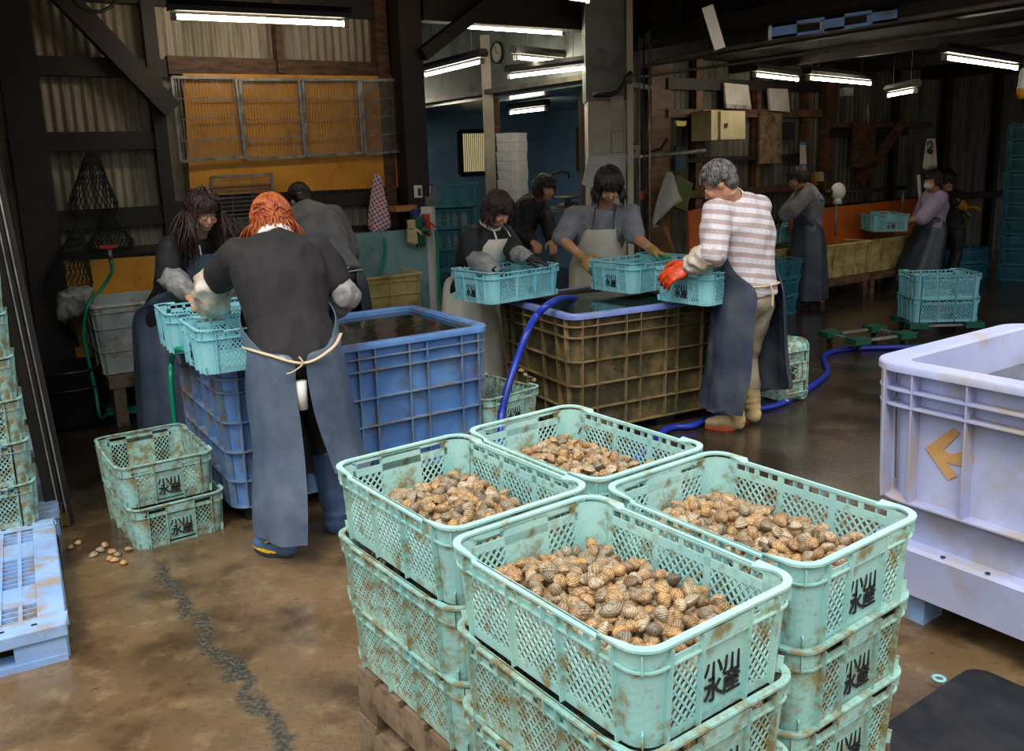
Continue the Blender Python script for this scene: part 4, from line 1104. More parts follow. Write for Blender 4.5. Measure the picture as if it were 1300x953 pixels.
def wavy_net(name, label, top, bot, wpx, P0, seed, m=NETM, group='black nets hanging on the left bay wall'):
    """net bag: strands gathered at a hook, spreading and closing round below"""
    R_ = random.Random(seed); mb = MB(); t0 = onp(*top, P0, N1); b0 = onp(*bot, P0, N1); Hh = (t0-b0).length; Wd = wpx*.0055
    n = 26
    def rad(k): return .012+Wd*.5*(k**.85)*(1-.3*max(0, k-.85)/.15)
    for j in range(n):
        a_ = 2*PI*j/n; pts = []
        for i in range(12):
            k = i/11; c = t0.lerp(b0, k); r = rad(k); pts.append(c+A*(math.cos(a_+k*1.2)*r)+N1*(math.sin(a_+k*1.2)*r*.35+.03)+A*(.015*math.sin(5*k+seed)))
        mb.tube(pts, .0022, 4)
        pts = [t0.lerp(b0, i/11)+A*(math.cos(a_-i/11*1.2)*rad(i/11))+N1*(math.sin(a_-i/11*1.2)*rad(i/11)*.35+.03) for i in range(12)]; mb.tube(pts, .003, 4)
    o = mb.build(name, m); put_origin(o, t0); return tag(o, label, 'net', group)
wavy_net('net_bag', 'black net bag hanging highest on the left bay wall', (113, 190), (120, 275), 62, P1+N1*.12, 1)
wavy_net('net_bag', 'black net bag hanging low beside the scoop net', (98, 284), (84, 378), 60, P1+N1*.22, 2)
wavy_net('net_bag', 'short black net bag behind the hose tap', (140, 272), (138, 318), 60, P1+N1*.12, 4)
# scoop: a clear plastic bag over a net hoop on a black pole
t = thing('scoop_net', 'scoop net in a clear plastic bag, leaning by the yellow board', 'net', atz(118, 492, 0))
org = t.location.copy(); P_ = [onp(x, y, P1+N1*.42, N1)-org for x, y in ((71, 372), (88, 364), (110, 362), (120, 366), (118, 384), (107, 400), (82, 412), (72, 405))]
mb = MB(); c_ = sum(P_, Vector())/8
rings = []
for k, s_ in ((-.06, .3), (-.05, .75), (-.02, .98), (.02, .98), (.05, .75), (.06, .3)): rings.append([c_+(p-c_)*s_+N1*k+Vector((0, 0, .01*math.sin(i*2.1+k*60))) for i, p in enumerate(P_)])
mb.loft(rings); me = bake(mb, .014, 2, lambda c: .010*noise.noise(c*22)); me.materials.append(mat('clear_bag', (150, 150, 146), .2, (90, 90, 88), 14, bump=.6, bscale=30)); link('bag', me, t)
mb = MB(); mb.tube([onp(88, 408, P1+N1*.42, N1)-org, Vector((0, 0, .01))], .014, 8); mb.build('pole', BLKP, t, True)
# hoses
def curve_pts(P, n=8):
    Q = []
    for i in range(len(P)-1):
        p0, p1, p2, p3 = P[max(0, i-1)], P[i], P[i+1], P[min(len(P)-1, i+2)]
        for k in range(n):
            t = k/n; Q.append(.5*((2*p1)+(p2-p0)*t+(2*p0-5*p1+4*p2-p3)*t*t+(3*p1-p0-3*p2+p3)*t**3))
    Q.append(P[-1]); return Q
def hose(P, r, m, label, name='garden_hose', group=None):
    mb = MB(); mb.tube(curve_pts([Vector(p) for p in P]), r, 10); o = mb.build(name, m, None, True); put_origin(o, P[0]); return tag(o, label, 'hose', group)
c_ = atz(162, 522, 0); coil = []
for i in range(34):
    a_ = i*PI/4+2.2; r = .30+.03*math.sin(i*1.3); coil.append(Vector((c_.x+r*math.cos(a_)*1.15, c_.y+.12+r*math.sin(a_)*.9, .02+.006*(i//4))))
P_ = [onp(x, y, P1+N1*(.62 if y > 380 else .35), N1) for x, y in ((140, 330), (142, 345), (128, 368), (113, 385), (106, 420), (112, 455), (121, 495))]
hose(P_+[Vector((P_[-1].x+.02, P_[-1].y, .06))]+coil, .012, HGRN, 'green hose from the wall tap coiled on the floor by the white basin')
t = thing('wall_tap', 'steel tap with a red handle feeding the green hose on the left wall', 'tap', onp(140, 326, P1+N1*.35, N1))
mb = MB(); mb.tube([(0, 0, -.02), (0, 0, .04), -N1*.25+Vector((0, 0, .04))], .016, 8); mb.build('spout', STEEL, t, True)
mb = MB(); mb.bar(Vector((0, 0, .07))-A*.06, Vector((0, 0, .07))+A*.05, .02, .02); mb.bar(Vector((0, 0, .04)), Vector((0, 0, .07)), .012, .012, up=A); mb.build('handle', mat('red_handle', (190, 40, 34), .4), t)
P_ = [onp(x, y, P1+N1*.36, N1) for x, y in ((488, 302), (489, 320), (487, 335), (484, 350))]
hose(P_+[P_[-1]-UP*.25+N1*.05], .013, HGRN, 'short green hose running down into the beige basin')
P_ = [onp(x, y, P1+N1*.38, N1) for x, y in ((553, 292), (555, 310), (556, 340), (558, 372), (561, 395))]
hose(P_+[P_[-1]-UP*.4], .013, HGRN, 'green hose hanging by the end of the pale teal board')
P_ = [atz(226, 443, .83), at(218, 455, 4.58), at(217, 480, 4.56), at(220, 515, 4.56), at(224, 545, 4.56)]
hose([P_[0]+Vector((.12, .0, -.03))]+P_+[Vector((P_[-1].x+.05, P_[-1].y, .02)), Vector((P_[-1].x-.4, P_[-1].y+.5, .015)), Vector((-2.3, 5.3, .015))], .014, HGRN, 'green hose hanging at the corner of the blue tank')
# blue hose: out of the brown tank, down, and along the floor
P_ = [atz(735, 381, .72), atz(718, 378, .80), atz(697, 386, .835), at(680, 402, 4.98), at(668, 425, 4.85), at(655, 460, 4.80), at(643, 498, 4.72), at(637, 525, 4.68), at(636, 545, 4.62)]
P_ += [Vector((P_[-1].x+.02, P_[-1].y-.05, .12)), Vector((.1, 4.45, .03)), Vector((.6, 4.55, .022))] + [atz(845, 546, .022), atz(880, 540, .022), atz(920, 524, .022)] + [Vector((1.75, 5.6, .02)), Vector((2.3, 6.3, .02)), atz(1075, 443, .02), Vector((4.6, 6.9, .02))]
hose(P_, .021, HBLU, 'thick blue hose out of the brown tank and across the wet floor')
# bin, gloves, shelf bits
t = thing('waste_bin', 'round black bin in the dark corner by the sliding door', 'bin', onp(88, 478, P1+N1*.42, N1)*1); t.location.z = 0; t.scale = (.82, .82, .9)
mb = MB(); mb.lathe([(0, .01), (.22, .01), (.235, .03), (.28, .42), (.30, .43), (.30, .45), (.27, .45), (.225, .04), (0, .03)], n=28); mb.build('tub', BLKP, t, True)
mb = MB(); mb.lathe([(.288, .30), (.298, .30), (.298, .315), (.29, .315)], n=28); mb.build('hoop', BLKP, t, True)
w_ = wallpoly('wall_shelf', [(502, 262), (529, 260), (529, 267), (503, 269)], WOODL, .40, .14); tag(w_, 'little light wooden shelf on the post', 'shelf')
def glove_hang(px, py, m, label, s=1):
    p = onp(px, py, P1+N1*.40, N1); mb = MB()
    mb.ell((0, 0, .0), (.045*s, .02*s, .05*s))
    for i, l in enumerate((.05, .065, .07, .06)): mb.tube([((-.032+i*.021)*s, 0, -.03*s), ((-.036+i*.024)*s, .004, (-.05-l*.6)*s), ((-.036+i*.025)*s, .012, (-.05-l)*s)], [.012*s, .011*s, .008*s], 8)
    mb.tube([(.03*s, 0, .01), (.065*s, 0, -.01*s), (.075*s, 0, -.04*s)], [.014*s, .012*s, .009*s], 8); mb.tube([(0, 0, .02), (0, 0, .09*s)], [.035*s, .04*s], 10)
    me = bake(mb, .006, 3); me.materials.append(m); o = link('work_glove', me); o.location = p; tag(o, label, 'glove', 'gloves drying over the teal board')
glove_hang(523, 293, mat('glove_cream', (206, 190, 140), .8), 'cream knitted glove drying over the pale teal board')
glove_hang(531, 292, mat('glove_dkgreen', (26, 96, 64), .5), 'dark green glove drying over the pale teal board', 1.25)
glove_hang(528, 279, mat('glove_blue', (40, 60, 140), .5), 'blue glove lying above the dark green one')
glove_hang(541, 284, mat('glove_red', (190, 60, 36), .5), 'orange-red glove at the end of the row of drying gloves', .9)
t, w_, h_ = boxy('paper_cup', 526, 235, 535, 251, onp(530, 245, P1+N1*.3, N1).y, .07, WHITEP, 'white wall box with a dark opening beside the big post', 'dispenser')
mb = MB(); mb.box((w_*.2, -.037, h_*.45), (w_*.4, .006, h_*.6)); mb.build('opening', BLKP, t)
yp = onp(547, 255, P1+N1*.3, N1).y
t, w_, h_ = boxy('pen_holder', 540, 249, 553, 262, yp, .09, PVC, 'grey holder with blue and white pens on the white cabinet', 'pen holder')
for i, (dx, c_) in enumerate(((-.03, (30, 100, 200)), (-.01, (220, 220, 220)), (.012, (40, 120, 210)), (.03, (210, 70, 60)))):
    mb = MB(); q = t.location; mb.tube([(0, 0, 0), (.008, 0, .14)], .006, 8); o = mb.build('pen', mat('pen_%d' % i, c_, .4), None, True); o.location = (q.x+dx, q.y, q.z+h_*.3)
    tag(o, ['blue pen leaning leftmost in the grey holder', 'white pen in the grey holder, second from the left', 'blue pen in the grey holder, third from the left', 'red pen rightmost in the grey holder'][i], 'pen', 'pens in the holder')
t, w_, h_ = boxy('white_cabinet', 538, 262, 548, 420, yp-.02, .3, WHITEP, 'narrow white cabinet side standing beside the pale teal board', 'cabinet')
mb = MB(); mb.box((0, -.155, h_*.5), (w_*.8, .012, h_*.9)); mb.build('door', WHITEP, t)
# teal crates of bottles in the blue room
for i in range(6):
    Yr = 9.9; l = at(548, 398-i*22, Yr); 
    z = .0+i*.235
    crate('dark', (-.62, 9.9, z), .1, 'dark teal crate, %s from the floor at the mouth of the blue room' % 'first second third fourth fifth sixth'.split()[i], 'crates at the mouth of the blue room', zs=1.25)
bt = None
for r_ in (3, 4):
    for i in range(4):
        q = Vector((-.62-.15+i*.095, 9.9-.12, .235*r_+.012))
        if bt is None:
            mb = MB(); mb.lathe([(0, 0), (.036, 0), (.038, .01), (.038, .10), (.026, .135), (.013, .15), (.013, .17), (0, .17)], n=14); bt = mb.build('bottle', FOAM, None, True); o = bt
        else: o = bt.copy(); COL.objects.link(o)
        o.location = q; tag(o, 'white bottle, %s in the %s row of the dark teal crates' % ('first second third fourth'.split()[i], 'upper' if r_ == 4 else 'lower'), 'bottle', 'bottles in the dark teal crates')
# bench with scale and pipes in the blue room
t = thing('work_bench', 'grey steel bench along the side wall of the blue room', 'bench', (at(735, 280, 9.8).x, 9.8, 0))
zt = at(735, 262, 9.8).z
mb = MB(); mb.box((0, 0, zt-.02), (.7, .6, .04)); mb.build('top', STEEL, t); leg4(t, (-.31, .31), (-.26, .26), zt-.04, STEEL, .04)
t2 = thing('weighing_scale', 'round grey weighing pan on the bench in the blue room', 'scale', (t.location.x-.12, 9.75, zt))
mb = MB(); mb.lathe([(0, 0), (.12, 0), (.12, .05), (.03, .06), (.03, .09), (.15, .10), (.16, .12), (0, .115)], n=20); mb.build('pan', GALV, t2, True)
mb = MB(); mb.box((0, -.1, .03), (.1, .04, .05)); mb.build('display', BLKP, t2)
pipe([at(*p, 10.2) for p in ((697, 226), (702, 220), (712, 218), (722, 219), (722, 226))], .012, DARKM, 'dark bent water pipe on the blue side wall', None, 'water_pipe')
# ------------------------------------------------------------------ right bay
for i, (px, py, L_) in enumerate(((1040, 313, .95), (1104, 305, .95), (985, 317, .62))):
    o_ = atz(px, py, .62); nm = ['left', 'middle', 'hidden']
    lb = ['yellowed ribbed basin in the back row behind the far man', 'yellowed ribbed basin in the back row under the lilac woman\'s crate', 'yellowed ribbed basin at the near end of the back row behind the striped man'][i]
    basin((o_.x, o_.y), TH, L_, .6, .24, .62, BASY, lb, 'basins of the back row')
    stand((o_.x+.04, o_.y+.02), TH, L_-.08, .52, .238, STUD, ['wooden stand under the basin behind the far man', 'wooden stand under the basin beside the lilac woman', 'wooden stand under the near basin of the back row'][i])
P_ = [onp(*p, P3+N3*.9, N3) for p in ((1004, 268), (1166, 252), (1166, 296), (1004, 318))]
z1_ = max(p.z for p in P_)
mb = MB(); org = P_[3].copy(); mb.add([p-org for p in P_]+[p-org-N3*.03 for p in P_], [(0, 1, 2, 3), (7, 6, 5, 4)]+[(i, (i+1) % 4, 4+(i+1) % 4, 4+i) for i in range(4)])
o = mb.build('back_board', ORG); o.location = org; tag(o, 'long orange board standing behind the back row of basins', 'board')
P_ = [onp(*p, P3+N3*1.5, N3) for p in ((874, 268), (893, 264), (903, 318), (880, 322))]; P_[2].z = 0; P_[3].z = 0
mb = MB(); org = P_[3].copy(); mb.add([p-org for p in P_]+[p-org-N3*.03 for p in P_], [(0, 1, 2, 3), (7, 6, 5, 4)]+[(i, (i+1) % 4, 4+(i+1) % 4, 4+i) for i in range(4)])
o = mb.build('leaning_board', ORG); o.location = org; tag(o, 'small orange board leaning behind the striped man', 'board')
def w3b(name, pts, m, off_, label, cat, th=.03):
    o = wallpoly(name, pts, m, off_, th, P3, N3); put_origin(o, onp(*pts[-1], P3+N3*off_, N3)); return tag(o, label, cat)
w3b('crate_board', [(860, 222), (880, 233), (872, 268), (855, 262)], mat('green_box', (70, 92, 40), .6, (110, 86, 50), 6), .3, 'green and brown box lid behind the white towel', 'lid', .08)
w3b('hand_tool', [(816, 243), (821, 241), (818, 253), (813, 254)], mat('tool_red', (190, 30, 30), .4), .35, 'small red tool handle among the upright pipes', 'tool')
w3b('crown_bulb', [(858, 153), (872, 154), (870, 160), (860, 160)], mat('tool_yellow', (200, 190, 60), .4), .35, 'small yellow bundle hanging above the towel', 'bundle')
w3b('wall_meter', [(1040, 218), (1046, 218), (1046, 230), (1040, 230)], BOXC, .2, 'small cream meter box on the wall by the far man', 'meter', .06)
w3b('blue_picture', [(858, 186), (872, 187), (871, 217), (858, 216)], mat('blue_dim', (40, 66, 92), .4, (20, 30, 40), 12), .14, 'dim blue picture on the dark wall above the towel', 'picture')
# rod and blower over the back row
pipe([onp(x, y, P3+N3*1.0, N3) for x, y in ((1048, 244), (1100, 242), (1150, 238))], .025, DARKM, 'black horizontal pipe over the back row of basins', None, 'water_pipe')
pipe([onp(x, y, P3+N3*1.0, N3) for x, y in ((1061, 244), (1061, 300))], .014, GALV, 'left upright steel pipe over the back row of basins', 'drop pipes')
pipe([onp(x, y, P3+N3*1.0, N3) for x, y in ((1147, 240), (1145, 268))], .014, GALV, 'right upright steel pipe over the back row of basins', 'drop pipes')
pipe([onp(x, y, P3+N3*.5, N3) for x, y in ((1101, 128), (1102, 156))], .016, GALV, 'short pale upright pipe below the short tube lamp', None)
pipe([onp(x, y, P3+N3*1.2, N3) for x, y in ((1166, 222), (1169, 268))], .02, WHITEP, 'white broom handle leaning behind the lilac woman', None, 'broom_handle', 'broom')
q = onp(1064, 243, P3+N3*1.05, N3); t = thing('blower', 'white round blower on the pipe over the back basins', 'blower', q)
mb = MB(); mb.ell((0, 0, 0), (.085, .06, .10)); mb.build('housing', WHITEP, t, True)
mb = MB(); mb.tube([(0, 0, -.06), (0, 0, -.14)], [.04, .05], 12); mb.build('nozzle', WHITEP, t, True)
mb = MB(); mb.tube([(-.12, 0, .0), (-.07, 0, 0)], .035, 12); mb.build('motor', DARKM, t, True)
pipe([at(*p, 8.4) for p in ((844, 288), (852, 310), (860, 338))]+[Vector((at(868, 360, 8.4).x, 8.4, .01))], .02, mat('pole_tan', (150, 110, 60), .5), 'tan pole leaning below the white towel', None, 'leaning_pole', 'pole')
# bundles of dark fittings around the pipes
for i, (x, y, r_) in enumerate(((808, 160, .06), (836, 205, .05), (825, 290, .07), (845, 300, .06), (840, 166, .05))):
    pass
pipe([at(*p, 8.5) for p in ((797, 160), (803, 182), (818, 194), (838, 190), (848, 176))], .016, DARKM, 'black cable sagging between the pier and the studs', 'cables', 'hanging_cable', 'cable')
pipe([at(*p, 8.6) for p in ((800, 201), (850, 196), (896, 191))], .018, GALV, 'pale horizontal rod behind the middle man', None, 'towel_rod', 'rod')
# crates of the right bay
G2 = 'crates standing in the right bay'
s1 = atz(1155, 408, .0)
DK = atz(1203, 409, .127); DK = (DK.x, DK.y+.21)
t = thing('trolley', 'green cornered dolly carrying the two cyan crates', 'dolly', (*DK, 0), -.05, 'green dollies')
def dolly_parts(t):
    for x in (-.24, .24):
        for y in (-.17, .17):
            mb = MB(); mb.box((x, y, .10), (.16, .13, .05)); mb.build('corner_pad', GREENP, t)
            mb = MB(); mb.tube([(x-.012, y, .035), (x+.012, y, .035)], .035, 14); mb.build('caster', BLKP, t)
            mb = MB(); mb.box((x, y, .072), (.045, .03, .012)); mb.box((x, y+.02, .05), (.03, .004, .05)); mb.build('caster_fork', GALV, t)
    for y in (-.17, .17): mb = MB(); mb.box((0, y, .095), (.34, .03, .02)); mb.build('side_bar', GALV, t)
    for x in (-.24, .24): mb = MB(); mb.box((x, 0, .095), (.03, .22, .02)); mb.build('cross_bar', GALV, t)
dolly_parts(t)
t = copy_tree(t); t.location = (3.02, 7.35, 0); t.rotation_euler = (0, 0, .35); t['label'] = 'empty green cornered dolly on the wet floor behind the lavender tank'
crate('mesh', (*DK, .127), -.05, 'cyan lattice crate on a dolly, lower of two behind the lavender tank', G2, zs=1.1)
crate('mesh', (*DK, .127+CHT*1.1), -.04, 'cyan lattice crate on a dolly, upper of two behind the lavender tank', G2, zs=1.1)
crate('dark', (5.75, 11.2, 0), .1, 'dark teal crate on the floor behind the two on a dolly', G2)
crate('dark', (5.75, 11.2, CHT), .14, 'dark teal crate stacked on another behind the lilac woman', G2)
crate('dark', (3.75, 10.75, 0), TH, 'dark teal crate in the gloom under the back row basins', G2)
o_ = at(996, 293, 9.9); crate('mesh', (o_.x-.0, 10.15, .63), TH, 'cyan crate on the back row basin in front of the far man', G2)
for i, (x, y) in enumerate(((2.62, 9.0), )):
    for k in range(3): crate('dark', (x+.02*k, y, CHT*k), TH, 'dark teal crate, %s of three stacked behind the striped man' % ('bottom middle top'.split()[k]), G2)
for c_i in range(3):
    for k in range(10):
        x, y = 6.35+.52*c_i, 10.9-.5*c_i
        crate('dark', (x+.01*((k*5) % 3-1), y, CHT*k), .9, 'dark teal crate, %s column on the right wall, number %s from the floor' % ('far near nearest'.split()[c_i], 'one two three four five six seven eight nine ten'.split()[k]), 'tall columns of crates against the right wall')
# high beam with a blue pallet and a white plank
t = thing('plastic_pallet', 'old blue plastic pallet stored on edge up on the roof beams', 'pallet', at(1060, 28, 5.6)); 
mb = MB(); P_ = [at(*p, 5.6)-t.location for p in ((980, 31), (1139, 8), (1139, 26), (980, 50))]
for i, (u0, u1, v0, v1) in enumerate(((0, 1, 0, .2), (0, 1, .82, 1), (0, .2, 0, 1), (.8, 1, 0, 1), (.42, .58, 0, 1))):
    def pt(u, v): return P_[0].lerp(P_[1], u).lerp(P_[3].lerp(P_[2], u), v)
    q4 = [pt(u0, v0), pt(u1, v0), pt(u1, v1), pt(u0, v1)]
    mb.add(q4+[p+Vector((0, .08, 0)) for p in q4], [(0, 1, 2, 3), (7, 6, 5, 4)]+[(i, (i+1) % 4, 4+(i+1) % 4, 4+i) for i in range(4)])
mb.build('edge_frame', BLUE, t)
mb = MB(); a_ = at(898, 8, 5.2); b_ = at(914, 62, 5.2); mb.bar(a_, b_, .06, .02, up=Vector((0, 1, 0))); o = mb.build('hanging_plank', CREAM); put_origin(o, b_); tag(o, 'pale plank hanging at a slant from the dark roof', 'plank')
t, w_, h_ = boxy('speaker_box', 1071, 111, 1084, 122, 9.5, .12, DARKM, 'small dark box under the roof right of the lamps in line', 'box'); mb = MB(); mb.box((0, -.065, h_*.5), (w_*.7, .01, h_*.6)); mb.build('grille', BLKP, t)
# loose shells on the floor
shp = [(128, 700), (133, 694), (142, 702), (150, 706), (139, 711), (146, 713), (157, 717), (163, 699), (100, 691), (90, 697), (119, 706), (870, 600)]
for i, (x, y) in enumerate(shp):
    o = link('clam', CLAM_ME[i % 5]); o.location = atz(x, y, 0)+Vector((0, 0, .009)); o.rotation_euler = (.3*math.sin(i*2), .2*math.cos(i), i*1.3)
    tag(o, 'dropped clam shell on the wet floor left of the muddy crates', 'clam', 'dropped clams beside the muddy crates')
for i, (x, y) in enumerate([(662, 470), (667, 476), (672, 479), (655, 468), (678, 482)]):
    o = link('clam', CLAM_ME[i % 5]); p = atz(x, y, 2*CHT+.012); o.location = p; o.rotation_euler = (.3, .2, i*1.3); tag(o, 'clam lying on the edge of the muddy crate between the tanks', 'clam', 'clams between the tanks')
# ------------------------------------------------------------------ people
SKIN = mat('skin', (214, 160, 126), .5, (200, 140, 108), 12, sub=.08)
LIPS = mat('lips', (176, 96, 84), .4)
EYEM = mat('eye_dark', (30, 22, 18), .2); EYEW = mat('eye_white', (225, 220, 212), .3)
HBLK = mat('hair_black', (26, 20, 18), .38, (44, 32, 26), 30); HBRN = mat('hair_brown', (66, 38, 28), .5, (36, 22, 18), 30)
HORG = mat('hair_orange', (186, 100, 50), .38, (150, 62, 22), 26, stretch=(1, 1, .3)); HGRY = mat('hair_grey', (120, 114, 110), .5, (60, 56, 54), 30)
JBLK = mat('jacket_charcoal', (33, 29, 29), .8, (26, 23, 23), 6, bump=.15, bscale=60); SBLK = mat('shirt_black', (26, 26, 28), .7, (34, 34, 36), 8)
SGRY = mat('sweat_grey', (140, 140, 144), .85, (118, 118, 124), 7, bump=.2, bscale=120); SGR2 = mat('sweat_grey_dark', (118, 118, 120), .85, (98, 98, 102), 7, bump=.2, bscale=120)
SLIL = mat('shirt_lilac', (176, 160, 190), .8); PBEI = mat('trousers_beige', (186, 172, 146), .8, (160, 146, 122), 5, bump=.2, bscale=60)
PBLK = mat('trousers_black', (34, 34, 38), .6); ANAVY = mat('apron_navy', (90, 103, 120), .28, (70, 84, 104), 4, dirt=(100, 108, 120), dlo=.55, dhi=.8, dscale=6, bump=.15, bscale=14)
AGRY = mat('apron_slate', (72, 78, 86), .32, (50, 58, 76), 4, dirt=(96, 100, 106), dlo=.55, dhi=.8, dscale=6, bump=.15, bscale=14)
AWHT = mat('apron_cream', (236, 229, 212), .45, (222, 212, 192), 4, bump=.1, bscale=20)
COVG = mat('sleeve_cover_grey', (150, 148, 144), .5, (128, 126, 124), 9, bump=.5, bscale=26); COVB = mat('sleeve_cover_beige', (224, 214, 200), .55, (186, 168, 144), 9, bump=.5, bscale=24)
GORG = mat('glove_orange', (222, 76, 26), .4, (196, 60, 20), 14, bump=.2); GBLK = mat('glove_black', (20, 22, 24), .5); GYEL = mat('glove_tan', (190, 150, 84), .7, (160, 120, 62), 16); GGRN = mat('glove_green', (22, 130, 84), .4)
GMUS = mat('glove_mustard', (190, 130, 40), .6)
BTBL = mat('boot_blue', (72, 100, 140), .35, (60, 84, 120), 5); BTYE = mat('boot_yellow', (224, 176, 40), .4); BTSO = mat('boot_sole', (40, 44, 50), .5)
BTBE = mat('boot_beige', (206, 178, 130), .4, (188, 160, 112), 6, dirt=(150, 120, 78), dlo=.56, dhi=.7, dscale=10); BTOR = mat('boot_orange_sole', (196, 92, 50), .5); BTWH = mat('boot_white', (210, 206, 194), .4)
TIE = mat('tie_cord', (206, 184, 146), .7); WHC = mat('collar_white', (222, 220, 214), .7)
def striped():
    m = bpy.data.materials.new('shirt_striped'); m.use_nodes = True; nt = m.node_tree; N = nt.nodes; L = nt.links; b = N['Principled BSDF']; b.inputs['Roughness'].default_value = .85
    tc = N.new('ShaderNodeTexCoord'); mp = N.new('ShaderNodeMapping'); mp.inputs['Rotation'].default_value = (.1, -.12, 0); L.new(tc.outputs['Object'], mp.inputs[0]); cur = None
    for dr, sc, lo, hi, c, a_ in (('Z', 5.6, .45, .6, (168, 140, 132), .85), ('Z', 16, .6, .8, (196, 186, 188), .3), ('X', 9, .8, .95, (190, 176, 174), .28)):
        w = N.new('ShaderNodeTexWave'); w.bands_direction = dr; w.inputs['Scale'].default_value = sc; w.inputs['Distortion'].default_value = .7; L.new(mp.outputs[0], w.inputs[0])
        r = N.new('ShaderNodeMapRange'); r.inputs[1].default_value = lo; r.inputs[2].default_value = hi; r.inputs[4].default_value = a_; L.new(w.outputs[1], r.inputs[0])
        x = N.new('ShaderNodeMix'); x.data_type = 'RGBA'; L.new(r.outputs[0], x.inputs[0])
        if cur is None: x.inputs[6].default_value = lin((218, 214, 220))
        else: L.new(cur, x.inputs[6])
        x.inputs[7].default_value = lin(c); cur = x.outputs[2]
    L.new(cur, b.inputs['Base Color']); return m
SSTR = striped()
def V(*a): return Vector(a)
def fwd(y): return Vector((math.cos(math.radians(y)), math.sin(math.radians(y)), 0))
def folds(amp, sc=14, seed=0, aniso=None):
    o = Vector((seed*3.1, seed*1.7, seed*.9))
    def f(c):
        q = c.copy()
        if aniso: q = Vector((c.x*aniso[0], c.y*aniso[1], c.z*aniso[2]))
        n = noise.noise(q*sc+o); m = noise.noise(q*sc*2.2+o*2)
        return amp*((abs(n)*-2+.6)*.8 + .5*m)
    return f
def limb(mb, pts, rs, n=14):
    """rounded tapering limb"""
    P = [pts[0]]; R_ = [rs[0]]
    for i in range(len(pts)-1):
        for k in (.33, .66, 1): P.append(pts[i].lerp(pts[i+1], k)); R_.append(rs[i]+(rs[i+1]-rs[i])*k)
    mb.tube(P, R_, n)
    for p, r in zip(pts, rs): mb.ell(p, (r, r, r), n, 8)
